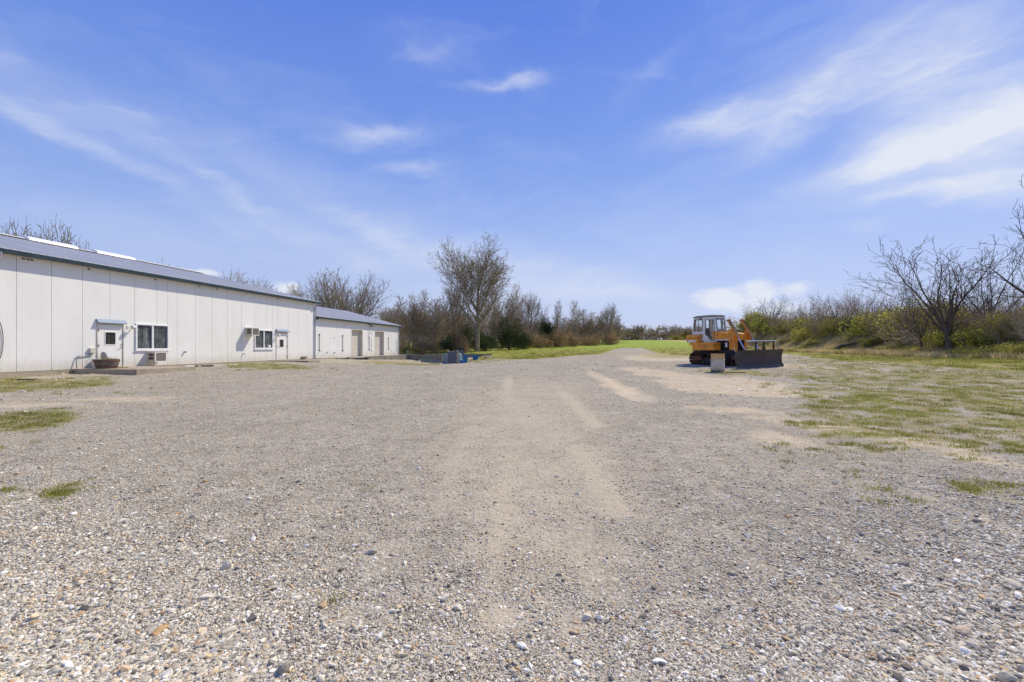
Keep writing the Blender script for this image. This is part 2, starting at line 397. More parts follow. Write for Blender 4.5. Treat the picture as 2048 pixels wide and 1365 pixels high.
M['rust'] = mat('rust', (.16, .06, .03), .85, var=.3, dirt=(.08, .05, .035), dscale=3, damt=.7)
M['chrome'] = mat('cylinder_rod', (.55, .58, .62), .2, metal=.9)
M['decal'] = mat('white_decal', (.75, .73, .7), .5, dirt=(.5, .35, .2), dscale=5, damt=.4)
M['drum'] = mat('drum_rusty_cream', (.66, .55, .41), .7, var=.2, vscale=3, dirt=(.33, .17, .08), dscale=2.6, damt=.8)
def drum_paint(m):
    t = NT(m.node_tree); p = t.n['Principled BSDF']; v = t.new('ShaderNodeTexCoord').outputs['Object']; src = p.inputs['Base Color'].links[0].from_socket
    z = t.sep(v)[2]; n = t.noise(v, 5, 5, .65); w1 = t.m('MULTIPLY', t.m('SUBTRACT', n, .5), .22)
    top = t.mr(t.m('ADD', z, w1), .58, .64, 0, .75); low = t.mr(t.m('ADD', z, t.m('MULTIPLY', w1, 2.2)), .05, .20, .85, 0)
    t.put(p.inputs['Base Color'], t.mix(low, t.mix(top, src, (.62, .36, .13, 1)), (.10, .08, .06, 1)))
drum_paint(M['drum'])
M['drumrust'] = mat('drum_rim_rust', (.34, .18, .09), .8, var=.3)
M['bluep'] = mat('blue_plastic', (.02, .16, .34), .45, dirt=(.2, .22, .22), dscale=4, damt=.4)
M['aqua'] = mat('pale_aqua_sheet', (.35, .55, .56), .4)
M['seaglass'] = mat('grey_green_sheet', (.28, .36, .31), .5)
M['greyrib'] = mat('grey_ribbed_skirt', (.14, .145, .165), .6, dirt=(.3, .28, .25), dscale=3, damt=.3)
M['red'] = mat('faded_red', (.35, .05, .035), .6, dirt=(.2, .12, .1), dscale=3)
M['bucket'] = mat('pale_blue_plastic', (.6, .68, .72), .5)
M['lens'] = mat('lamp_lens', (.7, .72, .7), .15, spec=.8)
def glass_mat(name, tone, curtain_sheen):
    m = bpy.data.materials.new(name); m.use_nodes = True; t = NT(m.node_tree); p = t.n['Principled BSDF']
    v = t.vm('MULTIPLY', t.new('ShaderNodeTexCoord').outputs['Object'], (9, 9, .7))
    n = t.noise(v, 1.5, 4, .6); n2 = t.noise(t.new('ShaderNodeTexCoord').outputs['Object'], 2.5, 4, .6)
    c = t.mix(t.m('MULTIPLY', t.mr(n, .3, .75), t.mr(n2, .3, .7)), (*tone, 1), (*curtain_sheen, 1))  # curtain folds and pale reflections, both put into the pane colour
    t.put(p.inputs['Base Color'], c); p.inputs['Roughness'].default_value = .04; p.inputs['Specular IOR Level'].default_value = .9
    p.inputs['Coat Weight'].default_value = .5; p.inputs['Coat Roughness'].default_value = .02
    return m
M['pane'] = glass_mat('window_pane', (.05, .06, .063), (.34, .38, .39))
M['panedark'] = glass_mat('door_pane', (.02, .022, .022), (.13, .13, .12))
def cabglass():
    m = bpy.data.materials.new('cab_glass'); m.use_nodes = True; t = NT(m.node_tree); t.n.clear()
    tr = t.new('ShaderNodeBsdfTransparent'); tr.inputs[0].default_value = (.95, .965, .96, 1)
    gl = t.new('ShaderNodeBsdfGlossy'); gl.inputs['Roughness'].default_value = .05
    mx = t.new('ShaderNodeMixShader'); mx.inputs[0].default_value = .05; t.l.new(tr.outputs[0], mx.inputs[1]); t.l.new(gl.outputs[0], mx.inputs[2])
    o = t.new('ShaderNodeOutputMaterial'); t.l.new(mx.outputs[0], o.inputs[0]); return m
M['cabglass'] = cabglass()
def leafmat(name, c1, c2, c3, trans=.35, rough=.7):
    m = bpy.data.materials.new(name); m.use_nodes = True; t = NT(m.node_tree); t.n.clear()
    g = t.new('ShaderNodeNewGeometry'); oi = t.new('ShaderNodeObjectInfo')
    r = t.ramp(g.outputs['Random Per Island'], [(0, c1), (.5, c2), (1, c3)])
    f = t.mr(oi.outputs['Random'], 0, 1, .75, 1.25); c = t.mix(1, r, t.comb(f, f, f), 'MULTIPLY')
    n = t.noise(g.outputs['Position'], .6, 3); f2 = t.mr(n, .3, .7, .7, 1.3); c = t.mix(1, c, t.comb(f2, f2, t.m('MULTIPLY', f2, .9)), 'MULTIPLY')
    d = t.new('ShaderNodeBsdfDiffuse'); t.put(d.inputs[0], c); tl = t.new('ShaderNodeBsdfTranslucent'); t.put(tl.inputs[0], c)
    mx = t.new('ShaderNodeMixShader'); mx.inputs[0].default_value = trans; t.l.new(d.outputs[0], mx.inputs[1]); t.l.new(tl.outputs[0], mx.inputs[2])
    o = t.new('ShaderNodeOutputMaterial'); t.l.new(mx.outputs[0], o.inputs[0]); return m
M['leafgreen'] = leafmat('leaves_olive_green', (.20, .21, .045), (.38, .39, .085), (.56, .51, .15), .5)
M['leafyellow'] = leafmat('leaves_yellow_green', (.36, .35, .07), (.52, .47, .12), (.64, .55, .2))
M['cedar'] = leafmat('cedar_needles', (.05, .07, .032), (.09, .115, .05), (.14, .16, .07), .15)
M['dead'] = leafmat('dead_leaves', (.22, .14, .075), (.34, .23, .13), (.46, .33, .20))
M['grassg'] = leafmat('grass_green', (.17, .20, .035), (.26, .29, .055), (.41, .38, .12))
M['grassd'] = leafmat('grass_dry', (.42, .33, .17), (.58, .47, .26), (.70, .59, .36))
M['weed'] = leafmat('weeds_mixed', (.26, .28, .06), (.42, .40, .11), (.58, .49, .22))
M['bud'] = leafmat('leaf_buds', (.19, .15, .085), (.30, .245, .13), (.38, .33, .17))
def barkmat(name, a, b):
    m = bpy.data.materials.new(name); m.use_nodes = True; t = NT(m.node_tree); p = t.n['Principled BSDF']
    g = t.new('ShaderNodeNewGeometry'); oi = t.new('ShaderNodeObjectInfo')
    n = t.noise(g.outputs['Position'], 2.2, 5, .65); c = t.mix(t.mr(n, .3, .7), (*a, 1), (*b, 1))
    f = t.mr(oi.outputs['Random'], 0, 1, .8, 1.25); c = t.mix(1, c, t.comb(f, f, f), 'MULTIPLY')
    t.put(p.inputs['Base Color'], c); p.inputs['Roughness'].default_value = .9; p.inputs['Specular IOR Level'].default_value = .2
    return m
M['bark'] = barkmat('bark_grey_brown', (.21, .17, .115), (.45, .375, .265))
M['barkd'] = barkmat('bark_dark', (.08, .065, .055), (.17, .14, .11))
M['barkl'] = barkmat('bark_pale_brown', (.32, .25, .165), (.56, .45, .32))

# ground material
def ground_mat():
    m = bpy.data.materials.new('gravel_dirt_and_grass'); m.use_nodes = True; t = NT(m.node_tree); p = t.n['Principled BSDF']
    P = t.new('ShaderNodeNewGeometry').outputs['Position']
    a = t.new('ShaderNodeAttribute', attribute_name='cov1'); b = t.new('ShaderNodeAttribute', attribute_name='cov2')
    field, grass, dirt = t.sep(a.outputs['Vector']); sand, bank, brown = t.sep(b.outputs['Vector'])
    nz = t.noise(P, 9, 5, .65); nb = t.noise(P, .9, 5, .6); nbig = t.noise(P, .18, 4, .6)
    stops = [(0, (.14, .125, .10)), (.12, (.26, .235, .19)), (.35, (.39, .35, .275)), (.6, (.49, .44, .345)), (.8, (.59, .54, .44)), (.93, (.47, .34, .20)), (1, (.68, .64, .56))]
    v1 = t.voro(P, 42); v2 = t.voro(P, 17); v3 = t.voro(P, 8.5)
    def cellr(v): return t.sep(v)[0]
    s1 = t.ramp(cellr(v1), stops); s2 = t.ramp(cellr(v2), stops); s3 = t.ramp(cellr(v3), stops)
    grav = t.mix(.42, s1, s2); grav = t.mix(.30, grav, s3)
    grav = t.mix(t.mr(t.voro(P, 42, 'Distance'), .35, .75, 0, .55), grav, (.22, .19, .145, 1))  # crevice shade between the stone cells, put into the colour
    f = t.mr(nb, .25, .75, .86, 1.12); grav = t.mix(1, grav, t.comb(f, f, t.m('MULTIPLY', f, 1.0)), 'MULTIPLY')
    f = t.mr(nbig, .3, .7, .93, 1.07); grav = t.mix(1, grav, t.comb(f, t.m('MULTIPLY', f, .99), t.m('MULTIPLY', f, .985)), 'MULTIPLY')
    fine = t.ramp(t.sep(t.voro(P, 130))[0], [(0, (.29, .24, .17)), (.5, (.47, .395, .29)), (1, (.60, .525, .41))])
    sandc = t.mix(.5, fine, t.mix(t.mr(nz, .3, .7), (.42, .35, .25, 1), (.55, .475, .36, 1)))
    c = t.mix(t.mr(t.m('ADD', sand, t.m('MULTIPLY', t.m('SUBTRACT', nz, .5), .5)), .1, .75, 0, .88), grav, sandc)
    dirtc = t.mix(t.mr(t.noise(P, 3.5, 5, .65), .3, .7), (.46, .37, .25, 1), (.64, .54, .40, 1))
    c = t.mix(t.mr(t.m('ADD', dirt, t.m('MULTIPLY', t.m('SUBTRACT', nz, .5), .8)), .2, .7, 0, .85), c, dirtc)
    gcol = t.mix(t.mr(t.noise(P, 3.0, 5, .75), .44, .56), (.37, .285, .15, 1), (.22, .23, .06, 1))
    gcol = t.mix(t.mr(t.noise(P, 28, 3, .6), .3, .7, 0, .4), gcol, (.12, .115, .05, 1))
    c = t.mix(t.mr(t.m('ADD', grass, t.m('MULTIPLY', t.m('SUBTRACT', nz, .5), .9)), .3, .7, 0, .8), c, gcol)
    py_ = t.sep(P)[1]
    fcol = t.mix(t.mr(py_, 55, 110), (.34, .33, .055, 1), (.29, .39, .045, 1))
    patch = t.noise(t.vm('MULTIPLY', P, (.09, .22, .1)), 1.0, 5, .65)
    fcol = t.mix(t.mr(patch, .5, .68, 0, .75), fcol, t.mix(t.mr(py_, 80, 130), (.34, .25, .11, 1), (.31, .38, .05, 1)))
    fcol = t.mix(t.mr(t.noise(P, 5, 4, .7), .35, .7, 0, .4), fcol, (.20, .22, .04, 1))
    c = t.mix(1, c, (1.07, 1.065, 1.02, 1), 'MULTIPLY')
    c = t.mix(field, c, fcol)
    bcol = t.mix(t.mr(t.noise(P, .8, 5, .7), .38, .62), (.33, .31, .08, 1), (.52, .41, .20, 1))
    c = t.mix(bank, c, bcol)
    c = t.mix(brown, c, t.mix(t.mr(t.noise(P, 2.5, 4, .7), .35, .65), (.37, .25, .10, 1), (.26, .27, .06, 1)))
    t.put(p.inputs['Base Color'], c); p.inputs['Roughness'].default_value = .95; p.inputs['Specular IOR Level'].default_value = .15
    h = t.m('ADD', t.m('MULTIPLY', t.voro(P, 42, 'Distance'), -1.0), t.m('MULTIPLY', t.voro(P, 17, 'Distance'), -1.4))
    h = t.m('ADD', h, t.m('MULTIPLY', t.noise(P, 90, 3, .6), .5))
    h2 = t.m('MULTIPLY', h, t.m('SUBTRACT', 1.0, t.m('MULTIPLY', sand, .72)))
    bp = t.new('ShaderNodeBump'); bp.inputs['Strength'].default_value = .75; bp.inputs['Distance'].default_value = .016
    t.put(bp.inputs['Height'], h2); t.put(p.inputs['Normal'], bp.outputs[0])
    return m
M['ground'] = ground_mat()

# ------------------------------------------------------------------ the ground
def axis(lo, hi, fine, k, n):
    u = np.linspace(math.asinh((lo-fine)/k), math.asinh((hi-fine)/k), n); return fine + k*np.sinh(u)
gx = axis(-1600, 1600, 0, 12, 480); gy = axis(-60, 3000, 9, 9, 560)
GX, GY = np.meshgrid(gx, gy); fx_, fy_ = GX.ravel(), GY.ravel(); fz = gz(fx_, fy_)
nx_, ny_ = len(gx), len(gy); idx = np.arange(nx_*ny_).reshape(ny_, nx_)
Fq = np.stack([idx[:-1, :-1], idx[:-1, 1:], idx[1:, 1:], idx[1:, :-1]], -1).reshape(-1, 4)
me = npmesh('ground', np.stack([fx_, fy_, fz], 1), Fq, M['ground'], True)
cv = cover(fx_, fy_, fz)
xf = 37 + .157*(np.maximum(fy_, -60)-30)
brown = np.maximum(np.exp(-((fx_-xf+2.6)/2.2)**2)*sstep(fy_, 15, 26)*(1-sstep(fy_, 75, 95))*np.clip(.3+1.2*cv['n1'], 0, 1)*.8, cv['field']*(fx_ > 14)*(fy_ < 62)*(fy_ > 8)*sstep(cv['n1'], .3, .5)*.85)
for (a_, b_, c_, d_, e_) in ((1345, 712, 60, 5, .8), (1150, 707, 75, 4, .6), (1080, 712, 60, 3, .4), (1370, 702, 40, 3, .5), (980, 718, 50, 3, .6)):
    brown = np.maximum(brown, ell(cv['px'], cv['py'], a_, b_, c_, d_)*e_*(fy_ > 2)*np.clip(.4+1.2*cv['n2'], 0, 1))
for nm, arr in (('cov1', (cv['field'], cv['grass'], cv['dirt'])), ('cov2', (cv['sand'], cv['bank'], brown))):
    at_ = me.attributes.new(nm, 'FLOAT_VECTOR', 'POINT'); at_.data.foreach_set('vector', np.stack(arr, 1).astype(np.float32).ravel())
setp(link_mesh('ground', me), 'gravel yard with wheel tracks, patchy grass and green field', kind='structure')

# ------------------------------------------------------------------ big shed
RZ = math.atan2(dv.y, dv.x)
def wall_empty(name, label, cat, t=0, s=0, z=0, group=None):
    return empty(name, wp(t, s, z), RZ, label, cat, group)
def roof_mesh(t0, t1, y0, z0, y1, z1, pitch=.305, th=.03):
    """corrugated sheet from eave (y0,z0) to ridge (y1,z1)"""
    us = []; t = t0
    while t < t1-.001:
        for f, h in ((0, 0), (.42, 0), (.5, .028), (.62, .028), (.7, 0)):
            if t+f*pitch < t1: us.append((t+f*pitch, h))
        t += pitch
    us.append((t1, 0)); V = []; n = len(us)
    for (y, z) in ((y0, z0), (y1, z1)):
        for u, h in us: V.append((u, y, z+h))
        for u, h in us: V.append((u, y, z-th))
    F = []
    for i in range(n-1):
        F.append((i, i+1, 2*n+i+1, 2*n+i)); F.append((n+i+1, n+i, 3*n+i, 3*n+i+1)); F.append((n+i, n+i+1, i+1, i)); F.append((2*n+i, 2*n+i+1, 3*n+i+1, 3*n+i))
    F.append((n-1, 2*n-1, 4*n-1, 3*n-1)); F.append((0, 2*n, 3*n, n))
    return V, F
EAVE1 = EYE+3.72; RIDGE1 = EYE+6.42; OV = .26; HALF1 = 11.2
B1 = wall_empty('white_shed', 'long tall white panelled shed with low metal roof, left of yard', 'shed')
T0 = 2.0
# openings in the wall, as (t0,t1,z0,z1)
D1 = (wt(193.2), wt(247.2), FLOOR, FLOOR+2.13); D2 = (wt(551.8), wt(575.0), FLOOR, FLOOR+2.13)
W1 = (wt(270.2), wt(336.4), 1.285, 2.66); W2 = (wt(508.2), wt(545.2), 1.30, 2.68)
seams = [wt(33.0)+PW*k for k in range(-14, 18)]
seams = [s for s in seams if T0 < s < T_END-.3]; edges = [T0]+seams+[T_END]
extra = [wt(335.6), wt(544.8)]; edges = sorted(edges+extra)
wall_top = EAVE1-.02
def panel_rects(a, b, z0, z1, holes):
    rs = [(a, b, z0, z1)]
    for (h0, h1, hz0, hz1) in holes:
        out = []
        for (p, q, r, s_) in rs:
            if h1 <= p or h0 >= q or hz1 <= r or hz0 >= s_: out.append((p, q, r, s_)); continue
            if h0 > p: out.append((p, h0, r, s_))
            if h1 < q: out.append((h1, q, r, s_))
            m0, m1 = max(p, h0), min(q, h1)
            if hz0 > r: out.append((m0, m1, r, hz0))
            if hz1 < s_: out.append((m0, m1, hz1, s_))
        rs = out
    return rs
holes1 = [D1, D2, W1, W2]
for a, b in zip(edges[:-1], edges[1:]):
    g = .009
    for (p, q, r, s_) in panel_rects(a+g, b-g, FLOOR-.02, wall_top, holes1):
        if q-p > .01 and s_-r > .01: MB().box(p, q, -.0, .06, r, s_).build('wall_panel', M['panel'], B1)
MB().box(T0, T_END-.004, .10, .18, .0, wall_top).box(T0, T0+.1, .18, 22.4, 0, wall_top).box(T_END-.1, T_END-.004, .18, 22.4, 0, wall_top).box(T0, T_END, 22.3, 22.4, 0, wall_top)\
    .prism([(.18, wall_top), (22.4, wall_top), (11.2, RIDGE1-.1)], T_END-.1, T_END-.004, lambda u, v, w_: (w_, u, v))\
    .prism([(.18, wall_top), (22.4, wall_top), (11.2, RIDGE1-.1)], T0, T0+.1, lambda u, v, w_: (w_, u, v)).build('wall_core', M['core'], B1)
MB().box(T0, T_END, .012, .25, -.6, FLOOR-.026).build('foundation', M['conc'], B1)
MB().box(T0, T_END, -.03, .1, wall_top+.002, wall_top+.14).box(T0, T_END+.05, -OV+.06, -.03, wall_top+.12, wall_top+.14).build('soffit', M['cream'], B1)
MB().box(T_END-.004, T_END+.03, -.02, .3, FLOOR, wall_top).build('corner_trim', M['white'], B1)
sl1 = (RIDGE1-EAVE1)/(HALF1+OV)
V_, F_ = roof_mesh(T0-.3, T_END+.35, -OV-.05, EAVE1+.17, HALF1, RIDGE1+.17)
MB().add(V_, F_).build('roof', M['roof'], B1)
V_, F_ = roof_mesh(T0-.3, T_END+.35, HALF1*2+OV+.05, EAVE1+.17, HALF1, RIDGE1+.17)
MB().add(V_, F_).build('roof', M['roof'], B1)
MB().prism([(-.3, -.03), (0, .05), (.3, -.03), (.3, .0), (0, .09), (-.3, .0)], T0-.3, T_END+.35, lambda u, v, w_: (w_, HALF1+u, RIDGE1+.22+v)).build('ridge_cap', M['roof'], B1)
# white raised ridge vents
for pa, pb in ((47, 146), (185, 262)):
    t0 = wt(pa, -HALF1); t1 = wt(pb, -HALF1)
    MB().prism([(-.45, -.05), (-.38, .12), (0, .24), (.38, .12), (.45, -.05)], t0, t1, lambda u, v, w_: (w_, HALF1+u, RIDGE1+.2+v)).build('ridge_vent', M['ridge'], B1)
# gutter: open box profile
def gutter(B, t0, t1, z, s, m=M['gutter']):
    prof = [(-s-.13, z+.01), (-s-.15, z-.005), (-s-.11, z-.15), (-s, z-.15), (-s, z+.0), (-s-.012, z), (-s-.012, z-.138), (-s-.10, z-.138), (-s-.135, z-.01)]
    return MB().prism(prof, t0, t1, lambda u, v, w_: (w_, u, v)).build('gutter', m, B)
gutter(B1, T0-.3, T_END+.32, EAVE1+.135, OV-.02)
MB().box(T0-.3, T_END+.34, -OV-.012+.045, -OV+.06, EAVE1-.02, EAVE1+.135).build('fascia', M['gutter'], B1)
def downspout(B, t, s_g, ztop, zbot, m=M['downspout'], w_=.09):
    MB().tube([(t, -s_g-.07, ztop), (t, -s_g-.06, ztop-.12), (t, -.10, ztop-.42), (t, -.08, ztop-.55), (t, -.08, zbot+.12), (t, -.2, zbot+.04)], w_*.62, 8).build('downspout', m, B)
downspout(B1, T_END-.12, OV, EAVE1, FLOOR-.05)
downspout(B1, wt(3, .4), OV, EAVE1, FLOOR-.1)
# small mud nests and brackets under the eave
rng = random.Random(4)
nest = MB()
for px in (46, 55, 63, 177, 310, 397, 433, 492, 555):
    t = wt(px); nest.box(t-.035, t+.04, -.05, -.002, wall_top-.10, wall_top-.05)
nest.build('mud_nests', M['woodold'], B1)['kind'] = 'stuff'

def man_door(B, t0, t1, hinge_left, winx, winz, label=None):
    """door leaf with its own frame; local y negative = outwards"""
    z0, z1 = FLOOR, FLOOR+2.13
    d = empty('door'); d.parent = B
    if label: d['label'] = label
    MB().box(t0, t0+.05, -.035, .09, z0, z1).box(t1-.05, t1, -.035, .09, z0, z1).box(t0+.05, t1-.05, -.035, .09, z1-.06, z1).box(t0+.05, t1-.05, -.03, .09, z0-.02, z0+.02).build('door_frame', M['cream'], d)
    a, b = t0+.058, t1-.058; wx0, wx1, wz0, wz1 = winx[0], winx[1], winz[0], winz[1]
    lf = MB()
    for (p, q, r, s_) in panel_rects(a, b, z0+.03, z1-.068, [(wx0, wx1, wz0, wz1)]): lf.box(p, q, .0, .045, r, s_)
    lf.build('door_leaf', M['panel'], d, bevel=.003)
    f = .035
    MB().box(wx0-f, wx1+f, -.015, -.001, wz0-f, wz0).box(wx0-f, wx1+f, -.015, -.001, wz1, wz1+f).box(wx0-f, wx0, -.015, -.001, wz0, wz1).box(wx1, wx1+f, -.015, -.001, wz0, wz1).build('window_frame', M['white'], d)
    MB().box(wx0, wx1, .012, .02, wz0, wz1).build('pane', M['panedark'], d)
    hx = a-.005 if hinge_left else b+.005
    for hz in (z0+.25, z0+1.05, z0+1.8):
        MB().tube([(hx, -.045, hz-.06), (hx, -.045, hz+.06)], .016, 6).build('hinge', M['black'], d)
    kx = b-.07 if hinge_left else a+.07; sg = -1 if hinge_left else 1
    MB().tube([(kx, 0, z0+.98), (kx, -.07, z0+.98)], .022, 8).tube([(kx, -.07, z0+.98), (kx+sg*.12, -.075, z0+.97)], .012, 6).build('handle', M['hardware'], d); MB().tube([(kx, 0, z0+1.1), (kx, -.02, z0+1.1)], .026, 8).build('deadbolt', M['hardware'], d)
    MB().prism([(0, z1+.20), (-.03, z1+.20), (-.17, z1+.035), (-.17, z1+.0), (-.155, z1+.0), (-.15, z1+.035), (-.0, z1+.16)], t0-.04, t1+.06, lambda u, v, w_: (w_, u-.002, v)).build('drip_cap', M['blue'], d, bevel=.004)
    return d
man_door(B1, D1[0], D1[1], True, (wt(210.4), wt(230.6)), (FLOOR+1.12, FLOOR+1.70), 'white door with square window and planter in front')
man_door(B1, D2[0], D2[1], False, (wt(559.2), wt(566.8)), (FLOOR+.98, FLOOR+1.55), 'white door with small tall window and rusty bottom edge')

def slider_window(B, r, label):
    t0, t1, z0, z1 = r; w_ = empty('window'); w_.parent = B; w_['label'] = label
    f = .075; mid = (t0+t1)/2
    MB().box(t0, t1, -.06, .08, z0, z0+f).box(t0, t1, -.06, .08, z1-f, z1).box(t0, t0+f, -.06, .08, z0+f, z1-f).box(t1-f, t1, -.06, .08, z0+f, z1-f).build('window_frame', M['white'], w_, bevel=.006)
    MB().box(mid-.045, mid+.045, -.045, .05, z0+f, z1-f).build('mullion', M['white'], w_, bevel=.004)
    MB().box(t0-.03, t1+.03, -.085, -.002, z0-.06, z0-.004).build('window_sill', M['white'], w_, bevel=.005)
    for a, b in ((t0+f, mid-.045), (mid+.045, t1-f)):
        MB().box(a, b, .03, .038, z0+f, z1-f).build('pane', M['pane'], w_)
        MB().box(a, b, .0, .018, z0+f, z0+f+.03).box(a, b, .0, .018, z1-f-.03, z1-f).box(a, a+.025, .0, .018, z0+f+.03, z1-f-.03).box(b-.025, b, .0, .018, z0+f+.03, z1-f-.03).build('sash', M['hardware'], w_)
    return w_
slider_window(B1, W1, 'two-pane sliding window beside the left door')
ww2 = slider_window(B1, W2, 'two-pane sliding window beside the right door')
MB().box(wt(537), wt(541.5), .0, .012, 1.40, 1.58).build('paper_notice', M['white'], ww2)
# small wall fittings of the big shed
MB().tube([(wt(368.5), 0, 1.15), (wt(368.5), -.12, 1.15)], .05, 10).build('vent_pipe', M['galv'], B1)
MB().tube([(wt(486), 0, .98), (wt(486), -.1, .98), (wt(486), -.13, .92)], .03, 8).build('tap', M['hardware'], B1)

# air conditioners
def aircon(name, px_wall, ztop, label):
    t0 = wt(px_wall); a = wall_empty(name, label, 'air conditioner', t0, 0, ztop-.53, 'window air conditioners on the shed wall')
    Wd, Dp, H = .66, .58, .53
    MB().box(0, Wd, -Dp+.02, -.002, 0, H).build('casing', M['acbeige'], a, bevel=.012)
    MB().box(-.03, Wd+.03, -.03, -.003, -.04, -.003).box(-.03, Wd+.03, -.03, -.003, H+.003, H+.04).box(-.03, -.003, -.03, -.003, -.003, H+.003).box(Wd+.003, Wd+.03, -.03, -.003, -.003, H+.003).build('mounting_frame', M['white'], a)
    # rear frame and condenser grille facing the yard
    MB().box(0, Wd, -Dp-.004, -Dp+.018, 0, .04).box(0, Wd, -Dp-.004, -Dp+.018, H-.04, H).box(0, .04, -Dp-.004, -Dp+.018, .04, H-.04).box(Wd-.04, Wd, -Dp-.004, -Dp+.018, .04, H-.04).build('rear_frame', M['white'], a)
    g = MB().box(.04, Wd-.04, -Dp+.006, -Dp+.014, .04, H-.04)
    for k in range(16): x = .05+k*(Wd-.1)/15; g.box(x-.004, x+.004, -Dp-.002, -Dp+.004, .04, H-.04)
    g.build('grille', M['acgrille'], a)
    for zz in (.12, .30):
        lv = MB().box(-.006, -.001, -Dp+.10, -Dp+.40, zz, zz+.14).build('louvre_opening', M['dark'], a)
        l2 = MB()
        for k in range(3): l2.box(-.016, -.008, -Dp+.10, -Dp+.40, zz+.02+k*.045, zz+.03+k*.045)
        l2.build('louvre', M['acgrille'], a)
    return a
aircon('air_conditioner', 291.5, 1.18, 'beige air conditioner low on shed wall under the left window')
aircon('air_conditioner', 489.4, EYE+1.307, 'beige air conditioner high on shed wall at corner of right window')

# flood lamps by the doors
def flood(px, z, label):
    f = wall_empty('wall_lamp', label, 'lamp', wt(px), 0, z)
    MB().box(-.05, .05, -.03, -.002, -.06, .06).tube([(0, -.03, 0), (0, -.16, .02), (.05, -.2, .0)], .012, 6).build('bracket', M['white'], f)
    h = MB(); Mt = Matrix.Translation((.08, -.24, -.03)) @ Matrix.Rotation(R(-25), 4, 'X')
    h.box(-.1, .1, -.08, .06, -.07, .07, Mt); h.build('lamp_head', M['cream'], f, bevel=.02)
    g = MB(); g.box(-.08, .08, -.09, -.082, -.055, .055, Mt); g.build('lens', M['lens'], f)
    MB().tube([(.22, -.03, -.02), (.22, -.16, -.02)], .025, 8).tube([(.22, -.16, -.02), (.22, -.2, -.03)], .035, 8).build('sensor', M['hardware'], f)
flood(255.5, EYE+1.02, 'white floodlight on shed wall, upper right of the planter door')
flood(550.6, EYE+.88, 'cream floodlight on shed wall between right window and right door')

# utility box and conduit
u = wall_empty('utility_box', 'beige electrical box on shed wall left of the planter door', 'electrical box', wt(176.8), 0, EYE-.30)
MB().box(0, .24, -.11, -.002, 0, .24).build('box_body', M['cream'], u, bevel=.01)
MB().box(.01, .23, -.125, -.112, .01, .23).build('lid', M['cream'], u, bevel=.006)
tb = wt(151.5)-wt(176.8)
MB().tube([(.02, -.05, -.0), (-.02, -.05, -.10), (-.25, -.05, -.13), (tb+.1, -.05, -.11), (tb+.02, -.05, -.16), (tb-.02, -.06, -.3), (tb-.1, -.2, -.98)], .022, 8).build('conduit', M['galv'], u)
MB().tube([(.12, -.02, 0), (.05, -.02, -.25), (-.1, -.015, -.38), (-.02, -.015, -.55), (-.18, -.015, -.62)], .004, 4).build('loose_wire', M['hardware'], u)
# black cable loop at the very left
lp = wall_empty('cable_loop', 'thin dark cable loop hanging on shed wall at left picture edge', 'cable', wt(-17), 0, EYE)
MB().tube([(.1*math.cos(a)*3.4, -.03, .25+1.0*math.sin(a)) for a in np.linspace(0, 2*math.pi, 33)], .012, 6).build('cable', M['black'], lp)

# slabs
def slab(name, px_n, px_corner, px_far, depth, h, label):
    t0 = wt(px_n); t1 = wt(px_far, depth)
    e = wall_empty(name, label, 'slab', t0, 0, 0)
    L = t1-t0
    MB().box(0, L, -depth, -.005, FLOOR-h-.35, FLOOR-.002).build('slab', M['conc'], e, bevel=.015)
    return e
slab('concrete_slab', 146, 273.6, 391.8, 3.35, .20, 'wide concrete slab in front of planter door')
slab('concrete_slab', 535, 617, 640, 3.25, .12, 'low concrete slab in front of the right shed door')

# planter on the slab
def at(px, Z, z): return Vector(((px-CX)/FP*Z, Z, z))
pl = empty('barrel_planter', at(213.5, 20.75, FLOOR-.002), .3, 'weathered half barrel planter with dry plants by the door', 'planter')
st_n = 22
for k in range(st_n):
    a0 = 2*math.pi*k/st_n; a1 = 2*math.pi*(k+1)/st_n-.02; V = []
    for (r, z) in ((.36, 0), (.41, .12), (.45, .26), (.475, .43)):
        for a in (a0, a1):
            V.append((r*math.cos(a), r*math.sin(a), z)); V.append(((r-.03)*math.cos(a), (r-.03)*math.sin(a), z))
    F = []
    for i in range(3):
        b = i*4; F += [(b, b+2, b+6, b+4), (b+1, b+5, b+7, b+3), (b, b+4, b+5, b+1), (b+2, b+3, b+7, b+6)]
    F += [(0, 1, 3, 2), (12, 14, 15, 13)]
    MB().add(V, F).build('stave', M['woodold'], pl)
for z, r in ((.1, .405), (.33, .465)):
    MB().lathe([(r, z), (r+.008, z), (r+.012, z+.045), (r+.004, z+.045)], 24).build('hoop', M['rust'], pl)
MB().lathe([(0, .36), (.44, .36)], 20).build('soil', M['woodold'], pl)
def tuft_arrays(n, h, spread, wdt, rng, lean=.5, segs=2):
    V = []; F = []
    for i in range(n):
        a = rng.uniform(0, 2*math.pi); r = spread*math.sqrt(rng.random()); x, y = r*math.cos(a), r*math.sin(a)
        hh = h*rng.uniform(.5, 1.15); b = rng.uniform(0, 2*math.pi); lx, ly = math.cos(b)*lean*hh*rng.random(), math.sin(b)*lean*hh*rng.random()
        c = rng.uniform(0, math.pi); ox, oy = math.cos(c)*wdt/2, math.sin(c)*wdt/2; k = len(V)
        V += [(x-ox, y-oy, -.01), (x+ox, y+oy, -.01), (x-ox*.7+lx*.4, y-oy*.7+ly*.4, hh*.6), (x+ox*.7+lx*.4, y+oy*.7+ly*.4, hh*.6), (x+lx, y+ly, hh)]
        F += [(k, k+1, k+3, k+2), (k+2, k+3, k+4)]
    return V, F
def npz(V, dz): return [(a, b, c+dz) for a, b, c in V]
rng = random.Random(11)
